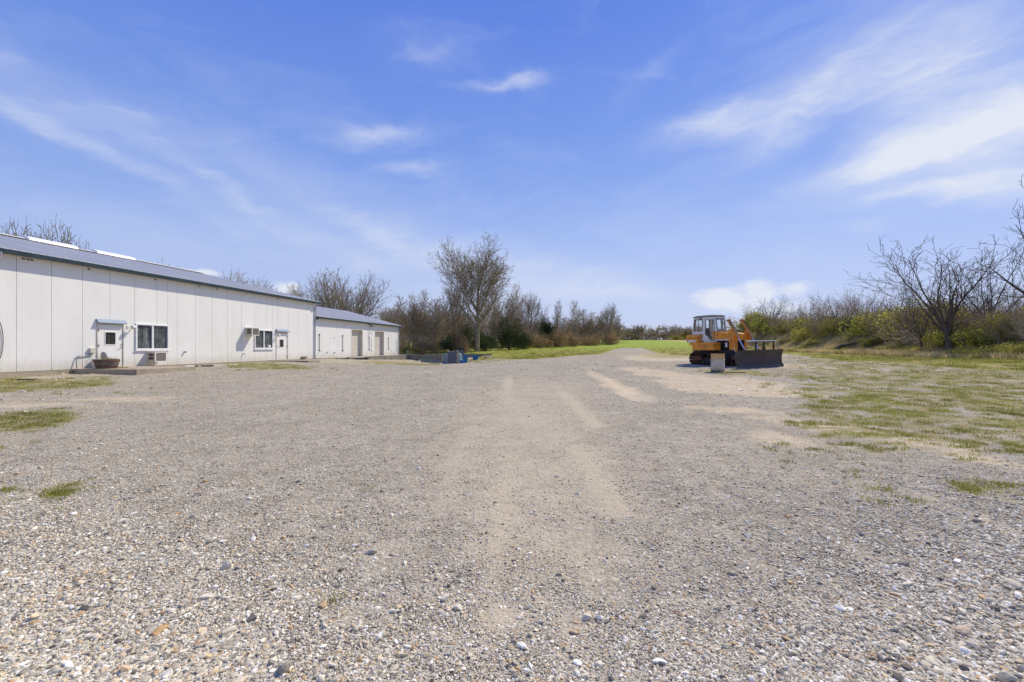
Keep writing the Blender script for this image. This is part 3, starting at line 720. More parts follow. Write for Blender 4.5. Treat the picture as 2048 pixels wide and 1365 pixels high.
V_, F_ = tuft_arrays(120, .16, .4, .016, rng, .8); MB().add(npz(V_, .37), F_).build('dry_plants', M['grassd'], pl)['kind'] = 'stuff'
V_, F_ = tuft_arrays(60, .13, .36, .016, rng, .8); MB().add(npz(V_, .37), F_).build('green_plants', M['weed'], pl)['kind'] = 'stuff'
dk = empty('round_lid', at(207.5, 21.35, FLOOR), 0, 'grey round lid leaning on the door behind the planter', 'lid')
MB().tube([(0, 0, .44), (.02, .04, .445)], .32, 24).build('disc', M['galv'], dk, bevel=.005)
pt = empty('white_pot', at(192.5, 20.55, FLOOR), 0, 'white plastic pot beside left end of the barrel planter', 'pot')
MB().lathe([(0, 0), (.13, 0), (.17, .42), (.185, .42), (.185, .45), (.16, .45), (.15, .4), (.0, .38)], 16).build('pot', M['white'], pt)
ml = MB().box(-.35, .35, -.16, .16, 0, .03).build('door_mat', M['weed'], None); ml.location = at(236, 21.3, FLOOR+.0); ml.rotation_euler = (0, 0, RZ); setp(ml, 'small mossy mat on slab at the planter door', 'mat')

# boards lying around
def board(px, Z, L, wd, th, rz, m, label, name='loose_board', dz=.02, tilt=0):
    p = at(px, Z, 0); o = MB().box(-L/2, L/2, -wd/2, wd/2, 0, th).build(name, m, None, bevel=.004)
    o.location = (p.x, p.y, g1(p.x, p.y)+dz); o.rotation_euler = (tilt, 0, rz); setp(o, label, 'board'); return o
board(436, 26.8, 2.6, .18, .05, RZ-.12, M['woodwhite'], 'long white board lying on ground along the shed wall')
board(408, 25.9, .9, .3, .06, RZ-.6, M['woodold'], 'dark short board on ground left of the long white board', dz=.03)
board(377, 23.7, .55, .2, .06, RZ, M['woodwhite'], 'short white board on far end of wide slab', dz=.12)
board(607, 37.2, .7, .25, .14, RZ, M['woodold'], 'brown timber block on the low slab right of the right door', 'timber_block', dz=.1)
board(55, 17.0, .6, .12, .04, .2, M['woodold'], 'brown scrap of wood on grass near left shed wall', dz=.02)
board(700, 42.5, 3.4, .25, .06, RZ-.3, M['woodwhite'], 'pale board lying along low shed before first roll door', dz=.12)
board(726, 44.6, 2.4, .5, .08, RZ-.1, M['woodold'], 'brown plank pile end lying before the first roll door', dz=.16)
board(985, 56.5, 1.1, .35, .06, .1, M['woodwhite'], 'pale flat board on gravel right of the far dock wall', dz=.04)
# fallen brick bits
# ------------------------------------------------------------------ low shed
B2 = wall_empty('low_white_shed', 'lower white panelled shed with two roll-up doors beyond tall shed', 'shed')
EAVE2 = EYE+2.48; RIDGE2 = EYE+4.42; HALF2 = 7.0; OV2 = .28; tp = EAVE2-.02
RD = [(wt(702.8), wt(725.3), FLOOR, EYE+1.79), (wt(749.6), wt(768.0), FLOOR, EYE+1.79)]
TS = T_END+.035; e2 = [TS]+[wt(644.4)+PW*k for k in range(0, 30) if wt(644.4)+PW*k < T2_END-.25]+[T2_END]
for a, b in zip(e2[:-1], e2[1:]):
    for (p, q, r, s_) in panel_rects(a+.009, b-.009, FLOOR-.02, tp, RD):
        if q-p > .01: MB().box(p, q, 0, .06, r, s_).build('wall_panel', M['panel'], B2)
core = MB()
for (p, q, r, s_) in panel_rects(TS, T2_END-.004, 0, tp, RD): core.box(p, q, .10, .18, r, s_)
core.box(T2_END-.1, T2_END-.004, .18, HALF2*2, 0, tp).box(TS, T2_END, HALF2*2, HALF2*2+.1, 0, tp).prism([(.18, tp), (HALF2*2, tp), (HALF2, RIDGE2-.1)], T2_END-.1, T2_END-.004, lambda u, v, w_: (w_, u, v)).build('wall_core', M['core'], B2)
MB().box(TS, T2_END, .012, .25, -1.4, FLOOR-.026).build('foundation', M['conc'], B2)
MB().box(TS, T2_END, -.03, .1, tp+.002, tp+.12).box(TS, T2_END+.05, -OV2+.06, -.03, tp+.1, tp+.12).build('soffit', M['cream'], B2)
for ya, yb in ((-OV2-.05, HALF2), (HALF2*2+OV2+.05, HALF2)):
    V_, F_ = roof_mesh(TS, T2_END+.35, ya, EAVE2+.15, yb, RIDGE2+.15); MB().add(V_, F_).build('roof', M['roof'], B2)
gutter(B2, TS+.25, T2_END+.32, EAVE2+.115, OV2-.02)
MB().box(TS, T2_END+.34, -OV2+.035, -OV2+.06, EAVE2-.02, EAVE2+.115).build('fascia', M['gutter'], B2)
MB().prism([(-OV2, EAVE2-.12), (-OV2, EAVE2+.1), (.4, EAVE2+.3), (.4, EAVE2-.12)], TS+.01, TS+.05, lambda u, v, w_: (w_, u, v)).build('end_flashing', M['gutter'], B2)
downspout(B2, T2_END-.1, OV2, EAVE2, FLOOR-.1, M['downspout'], .07)
for i, (a, b, z0, z1) in enumerate(RD):
    d = empty('roll_door'); d.parent = B2
    dp = .38
    MB().box(a, a+.06, -.01, dp, z0, z1).box(b-.06, b, -.01, dp, z0, z1).box(a+.06, b-.06, -.01, dp, z1-.08, z1).build('door_frame', M['cream'], d)
    n = 9; h = (z1-.08-z0)/n
    for k in range(n):
        MB().box(a+.065, b-.065, dp-.06, dp-.01, z0+k*h+.012, z0+(k+1)*h-.006).box(a+.065, b-.065, dp-.075, dp-.062, z0+(k+.45)*h, z0+(k+.62)*h).build('slat', M['rolldoor'], d)
    MB().box(a+.06, b-.06, dp-.008, dp, z0, z1-.08).build('seal', M['cream'], d)
# fittings
for j, (px, top, bot, off) in enumerate(((638.2, 669.5, 701.5, 'between the downspout and the seam beside it'), (684.7, 672.0, 701.5, 'left of the first roll door'), (737.6, 674.5, 699.5, 'between the two roll doors'), (776.6, 676.5, 698.5, 'right of the second roll door'))):
    z1, z0 = wz(px, top), wz(px, bot)
    e = wall_empty('wall_bar', 'black vertical steel bar on low shed wall '+off, 'bar', wt(px), 0, z0, 'black bars on the low shed wall')
    MB().tube([(0, -.05, 0), (0, -.05, z1-z0)], .022, 6).build('bar', M['black'], e)
    for zz in (.0, z1-z0): MB().box(-.045, .045, -.08, -.002, zz-.05, zz+.05).build('bracket', M['black'], e)
    MB().tube([(0, -.07, 0), (-.03, -.14, -.08)], .025, 6).build('end_fitting', M['black'], e)
e = wall_empty('wall_pipe', 'thin pale pipe on low shed wall between two roll doors', 'pipe', wt(742.2), 0, wz(742.2, 703))
MB().tube([(0, -.05, 0), (0, -.05, 1.4)], .018, 6).build('pipe', M['downspout'], e)
e = wall_empty('wall_lamp', 'small dark lamp bracket under low shed eave between roll doors', 'lamp', wt(738), 0, wz(738, 651))
MB().tube([(-.35, -.03, .1), (.0, -.05, .13), (.4, -.04, .05)], .03, 6).tube([(0, -.05, .1), (-.1, -.1, -.55), (0, -.12, -.7)], .012, 5).box(.3, .7, -.12, -.005, -.12, -.04).build('bracket', M['black'], e)
MB().lathe([(.02, -.72), (.07, -.80), (.08, -.86), (.0, -.86)], 10, (0, -.12)).build('lamp_head', M['hardware'], e)
for px, py, w_ in ((653.5, 705, .09), (667.3, 676, .05), (743.2, 668, .07), (742.5, 703, .08), (667.6, 705, .09)):
    MB().tube([(wt(px), 0, wz(px, py)), (wt(px), -.09, wz(px, py)), (wt(px)-.02, -.12, wz(px, py)-.06)], w_*.45, 6).build('wall_fitting', M['hardware'], B2)

# ------------------------------------------------------------------ dock
dk_ = wall_empty('loading_dock', 'low concrete dock apron under the two roll-up doors', 'dock')
ta = wt(690, .9)
MB().box(ta, TA-.002, -1.3, -.006, -1.6, FLOOR-.03).build('apron', M['concw'], dk_, bevel=.02)
MB().box(ta, TA-.002, -1.32, -.008, FLOOR-.028, FLOOR+.015).build('apron_edge', M['conc'], dk_, bevel=.01)
ra = wall_empty('retaining_wall', 'near concrete retaining wall running out from low shed corner', 'wall', 0, 0, 0, 'concrete dock walls')
MB().box(TA, TA+.22, -SA+.2, -.0, -1.8, FLOOR+.03).build('wall_body', M['concw'], ra, bevel=.015)
MB().box(TA-.03, TA+.25, -SA-.02, -SA+.198, -1.8, FLOOR+.05).build('end_post', M['woodpale'], ra, bevel=.01)
rb = wall_empty('retaining_wall', 'farther concrete retaining wall right of the grey ribbed tub', 'wall', 0, 0, 0, 'concrete dock walls')
MB().box(TB, TB+.22, -SA-5.0, -SA-.8, -1.6, FLOOR+.06).build('wall_body', M['concw'], rb, bevel=.015)
MB().box(TB-3.4, TB-.002, -SA-5.0, -SA-4.8, -1.6, FLOOR-.1).build('wing_wall', M['concw'], rb, bevel=.015)
MB().box(TB-3.6, TB-3.402, -SA-5.02, -SA-4.78, -1.6, FLOOR-.02).build('end_post', M['woodpale'], rb, bevel=.01)
def gat(px, Z): p = at(px, Z, 0); return Vector((p.x, p.y, g1(p.x, p.y)))
# ribbed tub standing on its side
q = gat(904.5, 52.0); tb_ = empty('tipped_hot_tub', q, .05, 'grey ribbed hot tub cabinet tipped on its side by the dock', 'hot tub')
n = 11; Hh = 1.52
for k in range(n):
    z0 = .04+k*(Hh-.08)/n; MB().box(-.56, .56, -.02, .03, z0+.006, z0+(Hh-.08)/n-.006).build('slat', M['greyrib'], tb_)
MB().box(-.56, .56, .032, .8, .02, Hh-.03).build('cabinet', M['greyrib'], tb_, bevel=.02)
MB().prism([(-.58, Hh-.03), (.58, Hh+.04), (.58, Hh+.07), (-.5, Hh+.03)], -.03, .8, lambda u, v, w_: (u, w_, v)).build('base_panel', M['downspout'], tb_)
for x in (-.66, .60): MB().box(x, x+.10, -.05, .06, 0, Hh-.2 if x < 0 else Hh+.02).build('corner_post', M['woodpale'] if x > 0 else M['downspout'], tb_)
MB().box(.44, .56, -.03, -.021, .35, .62).build('hinge_plate', M['woodpale'], tb_); MB().box(.44, .56, -.03, -.021, .95, 1.2).build('hinge_plate', M['woodpale'], tb_)
MB().prism([(.72, .3), (1.12, .38), (1.0, 1.2), (.74, 1.38)], .1, .75, lambda u, v, w_: (u, w_, v)).build('shell', M['aqua'], tb_, bevel=.03)
MB().tube([(.5, .3, Hh+.05), (.52, .3, Hh+.15), (.62, .35, Hh+.08)], .03, 6).build('hose_end', M['white'], tb_)
q = gat(891.0, 52.6); sh = MB().box(-.42, .42, -.02, .02, .0, 1.22).build('leaning_sheet', M['seaglass'], None); sh.location = q+Vector((0, .3, .05)); sh.rotation_euler = (-.12, 0, 0); setp(sh, 'grey green sheet standing left of the ribbed tub', 'sheet')
def tub(px, Z, wd, dp, h, rz, label, m=M['bluep'], cat='tub', name='blue_tub', dz=0):
    q = gat(px, Z); t = empty(name, q+Vector((0, 0, dz)), rz, label, cat)
    b = .88; V = []
    for (sx, sz) in ((b, 0), (1, h)):
        for (i, j) in ((-1, -1), (1, -1), (1, 1), (-1, 1)): V.append((i*wd/2*sx, j*dp/2*sx, sz))
    for (sx, sz) in ((.94, h), (b*.93, .04)):
        for (i, j) in ((-1, -1), (1, -1), (1, 1), (-1, 1)): V.append((i*wd/2*sx, j*dp/2*sx, sz))
    F = [(0, 1, 2, 3)]
    for r in range(3):
        for k in range(4): F.append((r*4+k, r*4+(k+1) % 4, (r+1)*4+(k+1) % 4, (r+1)*4+k))
    F.append((12, 13, 14, 15)); MB().add(V, F).build('tub_body', m, t)
    for j in (-1, 1): MB().box(-wd/2-.03, wd/2+.03, j*dp/2-.03, j*dp/2+.03, h-.03, h+.03).build('rim', m, t)
tub(926, 51.0, .95, .6, .38, .1, 'blue low tub on gravel right beside the ribbed tub')
tub(930.5, 54.5, .55, .5, .85, .3, 'upright blue bin just behind the low blue tub')
tub(951.5, 56.8, .75, .5, .5, -.1, 'blue tub lying farthest right inside the dock')
tub(889, 51.9, .5, .4, .3, .2, 'dark blue low tub left of ribbed tub')
board(917.8, 51.6, .1, .08, 1.3, .1, M['woodpale'], 'upright pale timber leaning on right side of ribbed tub', 'leaning_timber')
board(940, 53.5, 1.3, .12, .05, .3, M['woodpale'], 'pale narrow board on ground between two blue tubs')
q = gat(922, 57.5); cr = empty('black_crate', q+Vector((0, 0, 1.25)), .2, 'black crate on top of blue stack behind ribbed tub', 'crate')
MB().box(-.35, .35, -.25, .25, 0, .05).box(-.35, .35, -.25, -.22, .05, .3).box(-.35, .35, .22, .25, .05, .3).box(-.35, -.32, -.22, .22, .05, .3).box(.32, .35, -.22, .22, .05, .3).build('crate_body', M['black'], cr)
tub(922, 57.5, .7, .6, 1.24, .2, 'tall grey blue bin under the black crate', M['greyrib'], 'bin', 'tall_bin')
q = gat(814.5, 60); bk = empty('pale_bucket', q, 0, 'pale blue bucket on grass beyond the low shed corner', 'bucket')
MB().lathe([(0, 0), (.17, 0), (.2, .5), (.21, .5), (.21, .54), (.19, .54), (.0, .5)], 12).build('bucket_body', M['bucket'], bk)
q = gat(843, 60); rdv = empty('red_toy_cart', q, .4, 'small faded red cart on grass behind near dock wall', 'cart')
MB().box(-.3, .3, -.2, .2, .12, .32).build('cart_body', M['red'], rdv, bevel=.03)
MB().tube([(-.22, -.22, .1), (-.22, .22, .1)], .1, 10).tube([(.22, -.22, .1), (.22, .22, .1)], .1, 10).build('wheel', M['black'], rdv); MB().tube([(.0, 0, .3), (-.15, 0, .62)], .03, 6).build('handle', M['red'], rdv)
for px, Z in ((858.5, 60.5), (862, 61.5), (873, 61)):
    q = gat(px, Z); o = MB().tube([(0, 0, -.1), (0, 0, .42)], .05, 6).build('marker_post', M['black'], None); o.location = q; setp(o, 'short dark post on grass behind the near dock wall', 'post', 'short posts behind the dock wall')

# ------------------------------------------------------------------ bulldozer
HD = R(-72); hv = Vector((math.cos(HD), math.sin(HD), 0))
P0 = Vector((11.77, 27.7, 0))
DZ = empty('bulldozer', (P0.x, P0.y, .385), HD, 'orange bulldozer with white cab and dark blade parked on grass', 'bulldozer')
DZ.rotation_euler = (R(1.2), 0, HD)    # +x forward, +y its left (far side)
# tracks
def dozer_track(y):
    tr = empty('track'); tr.parent = DZ
    x0, x1, r0, r1 = .50, 2.60, .34, .31
    path = []
    for a in np.linspace(90, 270, 9): path.append((x0+r0*math.cos(R(a)), .38+r0*math.sin(R(a))))
    path = [(p, q) for p, q in path]
    bottom = [(x, .04) for x in np.linspace(x0, x1, 12)[1:-1]]
    fr = [(x1+r1*math.cos(R(a)), .35+r1*math.sin(R(a))) for a in np.linspace(-90, 90, 9)]
    top = [(x, .68+.025*math.sin((x-x0)*2.6)) for x in np.linspace(x1, x0, 12)[1:-1]]
    loop = path+bottom+fr+top
    # resample to even pads
    pts = [Vector((p[0], 0, p[1])) for p in loop]; pts.append(pts[0]); cum_ = [0]
    for a, b in zip(pts[:-1], pts[1:]): cum_.append(cum_[-1]+(b-a).length)
    L = cum_[-1]; n = 38; pads = []
    for k in range(n):
        s = L*k/n; i = max(j for j in range(len(cum_)-1) if cum_[j] <= s+1e-9); f = (s-cum_[i])/(cum_[i+1]-cum_[i]); p = pts[i].lerp(pts[i+1], f); d = (pts[i+1]-pts[i]).normalized()
        pads.append((p, d))
    pad_me = None
    for p, d in pads:
        if pad_me is None:
            o = MB().box(-.075, .075, -.28, .28, -.012, .012).box(-.07, -.045, -.28, .28, .013, .06).build('track_shoe', M['track'], tr); pad_me = o.data
        else: o = link_mesh('track_shoe', pad_me, tr)
        o.location = (p.x, y, p.z)
        outn = Vector((d.z, 0, -d.x)); Mx = Matrix(((d.x, 0, outn.x), (0, 1, 0), (d.z, 0, outn.z)))
        if Mx.determinant() < 0: Mx = Matrix(((-d.x, 0, outn.x), (0, 1, 0), (-d.z, 0, outn.z)))
        o.rotation_euler = Mx.to_euler()
    MB().box(x0+.1, x1-.1, y-.12, y+.12, .22, .46).build('track_frame', M['black'], tr, bevel=.02)
    sg = -1 if y < 0 else 1
    spr = MB().tube([(x0, y-.06, .38), (x0, y+.06, .38)], .27, 20)
    for k in range(13):
        a = 2*math.pi*k/13; Mt = Matrix.Translation((x0+.29*math.cos(a), y, .38+.29*math.sin(a))) @ Matrix.Rotation(-a, 4, 'Y'); spr.box(-.04, .04, -.04, .04, -.03, .03, Mt)
    spr.build('sprocket', M['rust'], tr)
    MB().tube([(x0, y+sg*.06, .38), (x0, y+sg*.2, .38)], .17, 16).build('final_drive', M['rust'], tr, bevel=.02)
    MB().prism([(x0-.1, .25), (x0-.1, .5), (x0+.35, .55), (x0+.62, .5), (x0+.62, .32), (x0+.2, .25)], y+sg*.16, y+sg*.24, lambda u_, v, w_: (u_, w_, v)).build('drive_guard', M['rust'], tr, bevel=.02)
    MB().tube([(x1, y-.09, .35), (x1, y+.09, .35)], .27, 20).tube([(x1, y-.14, .35), (x1, y+.14, .35)], .1, 12).build('idler', M['track'], tr)
    for k in range(6):
        x = x0+.38+k*.27; o = MB().tube([(x, y-.13, .17), (x, y+.13, .17)], .11, 12).build('roller', M['track'], tr)
    MB().tube([(1.5, y-.1, .58), (1.5, y+.1, .58)], .07, 10).build('carrier_roller', M['track'], tr)
dozer_track(-.88); dozer_track(.88)
MB().box(.35, 2.9, -.55, .55, .42, .9).build('main_frame', M['black'], DZ, bevel=.03)
MB().box(.7, 1.0, -.9, .9, .42, .62).build('cross_axle', M['track'], DZ)
for sg in (-1, 1):
    y0, y1 = (-.98, -.5) if sg < 0 else (.5, .98)
    MB().box(.2, 2.0, y0, y1, .88, 1.18).build('fender', M['yellow'], DZ, bevel=.02)
    MB().box(-.05, 2.0, y0-.005*sg, y1, 1.185, 1.34).build('fender_top', M['yellow'], DZ, bevel=.015)
    b = MB().box(-.42, .62, min(sg*.48, sg*.86), max(sg*.48, sg*.86), 1.345, 1.60).build('side_tank', M['yellow'], DZ, bevel=.03)
    MB().box(-.3, .42, sg*.862, sg*.868, 1.36, 1.48).build('white_stripe', M['decal'], DZ)
    MB().box(-.45, .58, min(sg*.44, sg*.84), max(sg*.44, sg*.84), 1.605, 1.80).build('battery_box', M['yellow'], DZ, bevel=.03)
    MB().box(.63, .80, min(sg*.46, sg*.82), max(sg*.46, sg*.82), 1.345, 1.83).build('step_box', M['yellowrust'], DZ, bevel=.01)
MB().box(-.44, -.0, -.475, .475, 1.1, 1.78).build('rear_tank', M['yellow'], DZ, bevel=.03)
MB().box(-.48, -.445, -.84, -.66, 1.4, 1.56).build('rear_lamp', M['lens'], DZ, bevel=.01)
MB().box(-.35, .3, -.45, .45, .6, 1.1).build('rear_frame', M['black'], DZ, bevel=.02)
# cab: plan outline, hexagonal
cab = empty('cab'); cab.parent = DZ
zc0, zc1, zt = 1.345, 1.95, 2.82
plan = [(-.06, -.72), (.90, -.72), (1.56, -.38), (1.56, .38), (.90, .72), (-.06, .72)]
plan_t = [(.03, -.67), (.88, -.67), (1.44, -.36), (1.44, .36), (.88, .67), (.03, .67)]
n = len(plan)
def lerp2(i, f):
    a, b = plan[i], plan_t[i]; return (a[0]+(b[0]-a[0])*f, a[1]+(b[1]-a[1])*f)
MB().prism([(a, b) for a, b in plan], zc0, zc0+.06, lambda u_, v, w_: (u_, v, w_)).build('cab_floor', M['black'], cab)
# lower cab panels and window frames, facet by facet
door_fac = (1, 3)
def facet_quad(i, s0, s1, z0, z1, out=0.0):
    """quad on facet i, s in 0..1 along it, z real"""
    j = (i+1) % n; q_ = []
    for s, z in ((s0, z0), (s1, z0), (s1, z1), (s0, z1)):
        f = max(0, (z-zc1)/(zt-zc1)); a = lerp2(i, f); b = lerp2(j, f)
        nn = Vector((b[1]-a[1], -(b[0]-a[0]), 0)).normalized()
        q_.append(Vector((a[0]+(b[0]-a[0])*s, a[1]+(b[1]-a[1])*s, z))+nn*out)
    return q_, nn
def facet_box(mb, i, s0, s1, z0, z1, t=.05, out=0):
    qa, nn = facet_quad(i, s0, s1, z0, z1, out); qb = [p-nn*t for p in qa]
    mb.add(qa+qb, [(0, 1, 2, 3), (7, 6, 5, 4), (0, 4, 5, 1), (1, 5, 6, 2), (2, 6, 7, 3), (3, 7, 4, 0)])
body = MB()
for i in range(n):
    if i in door_fac: continue
    facet_box(body, i, 0, 1, zc0+.0, 1.97, .05)
body.build('cab_body', M['cab'], cab)
fr_ = MB()
for i in range(n):
    fw = .10 if i not in door_fac else .09
    facet_box(fr_, i, 0, fw, 1.9 if i not in door_fac else zc0, zt, .06, .004); facet_box(fr_, i, 1-fw, 1, 1.9 if i not in door_fac else zc0, zt, .06, .004)
    facet_box(fr_, i, fw, 1-fw, zt-.10, zt, .06, .004); facet_box(fr_, i, fw, 1-fw, 1.94, 2.0, .055, .004) if i not in door_fac else None
fr_.build('window_frame', M['cab'], cab)
for i in door_fac:
    dr = MB()
    facet_box(dr, i, .09, .91, zc0, 1.44, .04, .012); facet_box(dr, i, .09, .13, 1.44, zt-.1, .04, .012); facet_box(dr, i, .89, .91, 1.44, zt-.1, .04, .012); facet_box(dr, i, .13, .89, zt-.14, zt-.1, .04, .012)
    # sloping lower corner of the door glass
    qa, nn = facet_quad(i, .13, .6, 1.44, 1.80, .012); tri = [qa[0], qa[1], qa[3]]; tb2 = [p-nn*.04 for p in tri]
    dr.add(tri+tb2, [(0, 1, 2), (5, 4, 3), (0, 3, 4, 1), (1, 4, 5, 2), (2, 5, 3, 0)])
    dr.build('door', M['cab'], cab)
gk = MB()
for i in range(n):
    fw = .10 if i not in door_fac else .13; z0 = 2.0 if i not in door_fac else 1.44
    g = MB(); facet_box(g, i, fw, 1-fw if i not in door_fac else .89, z0, zt-.1, .008, -.02); g.build('window_glass', M['cabglass'], cab)
    e0 = .028
    facet_box(gk, i, fw, fw+.05, z0, zt-.1, .02, .008); facet_box(gk, i, (1-fw if i not in door_fac else .89)-.05, (1-fw if i not in door_fac else .89), z0, zt-.1, .02, .008)
    facet_box(gk, i, fw, 1-fw-.02, z0, z0+e0, .02, .008); facet_box(gk, i, fw, 1-fw-.02, zt-.1-e0, zt-.1, .02, .008)
gk.build('window_seal', M['black'], cab)
g = MB(); facet_box(g, 0, .48, .52, 2.0, zt-.1, .02, .006); g.build('window_bar', M['hardware'], cab)
MB().prism([(p[0]*1.03-.03, p[1]*1.04) for p in plan_t], zt+.002, zt+.08, lambda u_, v, w_: (u_, v, w_)).prism([(p[0]*.9+.05, p[1]*.88) for p in plan_t], zt+.081, zt+.12, lambda u_, v, w_: (u_, v, w_)).build('cab_roof', M['cabdark'], cab, bevel=.02)
MB().box(.40, .85, -.22, .22, 1.42, 1.75).box(.34, .44, -.2, .2, 1.75, 2.2).build('seat', M['black'], cab, bevel=.04)
MB().box(1.1, 1.3, -.3, .3, 1.42, 1.98).build('dashboard', M['cabdark'], cab, bevel=.03)
for y in (-.45, .38): MB().tube([(.95, y, 1.42), (1.0, y, 1.9)], .015, 6).build('lever', M['black'], cab)
MB().tube([(1.48, -.42, 2.72), (1.54, -.45, 2.6), (1.66, -.46, 2.0)], .012, 6).build('grab_rail', M['white'], cab)
MB().box(.60, .72, -.76, -.70, 2.72, 2.84).build('work_lamp', M['cabdark'], cab, bevel=.01); MB().box(1.24, 1.34, -.24, -.1, 2.68, 2.78).build('work_lamp', M['black'], cab)
# hood
MB().prism([(1.2, 1.42), (1.2, 1.98), (1.45, 1.99), (2.9, 1.80), (2.96, 1.7), (2.96, 1.42)], -.42, .42, lambda u_, v, w_: (u_, w_, v)).build('hood', M['yellow'], DZ, bevel=.03)
MB().box(1.5, 2.5, -.426, -.421, 1.43, 1.50).build('white_stripe', M['decal'], DZ); MB().box(1.62, 1.72, -.426, -.421, 1.72, 1.80).build('dark_mark', M['black'], DZ)
MB().prism([(1.7, 1.98), (2.1, 1.93), (2.5, 1.88), (2.5, 1.90), (1.7, 2.0)], -.25, .25, lambda u_, v, w_: (u_, w_, v)).build('hood_grille', M['rust'], DZ)
MB().box(2.55, 2.98, -.44, -.36, .80, 1.42).box(2.55, 2.98, .36, .44, .80, 1.42).box(2.94, 2.98, -.36, -.24, .8, 1.75).box(2.94, 2.98, .24, .36, .8, 1.75).box(2.94, 2.985, -.24, .24, 1.6, 1.78).build('radiator_guard', M['yellow'], DZ, bevel=.012)
gr = MB().box(2.88, 2.90, -.24, .24, .8, 1.6)
for k in range(7): y = -.21+k*.07; gr.box(2.905, 2.925, y-.006, y+.006, .8, 1.6)
gr.build('radiator_grille', M['black'], DZ)
# engine in the side opening
eng = MB().box(1.5, 2.5, -.28, .28, .9, 1.40).tube([(1.6, -.33, 1.2), (2.4, -.33, 1.22)], .05, 8).tube([(1.7, -.36, 1.0), (1.9, -.36, 1.3)], .03, 6)
for k in range(4): eng.tube([(1.7+k*.2, -.28, 1.05), (1.7+k*.2, -.36, 1.05)], .06, 8)
eng.build('engine', M['track'], DZ)
MB().tube([(2.3, -.37, 1.05), (2.3, -.37, 1.3)], .07, 12).build('oil_filter', M['white'], DZ); MB().tube([(1.75, -.36, 1.25), (2.0, -.38, 1.1), (2.2, -.36, .95)], .02, 6).build('hose', M['black'], DZ)
# lift cylinders on both sides of the radiator
for sg in (-1, 1):
    y = sg*.47; c = empty('lift_cylinder'); c.parent = DZ
    top = Vector((2.58, y, 2.56)); bot = Vector((3.72, y, .86)); d = (bot-top).normalized()
    MB().tube([top, top+d*1.22], .075, 12).tube([top+d*.0, top+d*.05], .10, 12).build('barrel', M['yellowrust'], c)
    MB().tube([top+d*1.22, bot], .036, 10).build('rod', M['chrome'], c)
    MB().tube([top+Vector((.12, 0, -.02)), top+d*1.1+Vector((.11, 0, .06))], .018, 6).build('hose', M['black'], c)
    MB().box(top.x-.10, top.x+.12, y-.09, y+.09, 2.53, 2.58).build('end_cap', M['yellowrust'], c)
    MB().prism([(2.58, 1.55), (2.72, 2.05), (2.9, 2.1), (3.06, 1.75), (3.0, 1.4)], y+(-.11 if sg < 0 else .08), y+(-.08 if sg < 0 else .11), lambda u_, v, w_: (u_, w_, v)).build('bracket', M['yellow'], c)
    MB().tube([bot+Vector((0, -.08, 0)), bot+Vector((0, .08, 0))], .06, 10).build('pin', M['rust'], c)
# push frame
for sg in (-1, 1):
    y = sg*.60
    MB().prism([(2.0, .38), (2.0, .54), (3.4, .62), (3.95, .7), (4.1, .5), (3.95, .3), (3.4, .34)], y-.07, y+.07, lambda u_, v, w_: (u_, w_, v)).build('push_arm', M['rust'], DZ, bevel=.015)
MB().box(3.45, 3.75, -.66, .66, .36, .62).build('cross_member', M['rust'], DZ, bevel=.03)
MB().tube([(3.6, -.4, .6), (4.05, -.75, .72)], .05, 8).tube([(3.6, .4, .6), (4.05, .75, .72)], .05, 8).build('angle_cylinder', M['yellowrust'], DZ)
MB().prism([(3.5, .6), (3.72, .95), (3.86, .9), (3.95, .6)], -.55, -.40, lambda u_, v, w_: (u_, w_, v)).prism([(3.5, .6), (3.72, .95), (3.86, .9), (3.95, .6)], .40, .55, lambda u_, v, w_: (u_, w_, v)).build('lift_lug', M['rust'], DZ)
# blade: concave curved plate
bl = empty('blade'); bl.parent = DZ
prof = [(4.30+.10*((z-.42)/.42)**2-.06, z) for z in np.linspace(.02, .88, 9)]
back = [(x-.03, z) for x, z in prof[::-1]]
MB().prism(prof+back, -1.40, 1.40, lambda u_, v, w_: (u_, w_, v)).build('mouldboard', M['blade'], bl)
MB().box(prof[0][0]-.02, prof[0][0]+.012, -1.41, 1.41, -.03, .10).build('cutting_edge', M['bladepol'], bl)
for sg in (-1, 1):
    MB().prism([(p[0]+.02, p[1]) for p in prof]+[(4.18, .88), (4.0, .80), (3.92, .55), (4.05, .12)], sg*1.402, sg*1.43, lambda u_, v, w_: (u_, w_, v)).build('end_plate', M['blade'], bl)
    MB().box(prof[0][0]-.03, prof[0][0]+.03, sg*1.36, sg*1.45, -.05, .14).build('corner_bit', M['bladepol'], bl)
MB().tube([(4.02, -1.435, .86), (3.86, -1.435, 1.0)], .02, 6).build('edge_bar', M['galv'], bl)
MB().box(4.02, 4.19, -1.38, 1.38, .10, .2).box(4.02, 4.19, -1.38, 1.38, .68, .78).build('back_rib', M['blade'], bl)
MB().box(prof[-1][0]-.04, prof[-1][0]+.004, -1.4, 1.4, .882, .91).build('top_edge', M['blade'], bl)
xr = prof[-1][0]-.02
MB().tube([(xr, -1.05, 1.36), (xr, .95, 1.36), (xr, 1.2, .90)], .030, 8).build('top_rail', M['galv'], bl)
for y in (-.42, .12, .78): MB().box(xr-.03, xr+.03, y-.035, y+.035, .91, 1.34).build('rail_post', M['track'], bl)
MB().prism([(.02, .91), (.32, .91), (.22, 1.12), (.18, 1.34), (.14, 1.34), (.12, 1.12)], xr-.05, xr-.035, lambda u_, v, w_: (w_, u_, v)).build('gusset', M['rust'], bl)

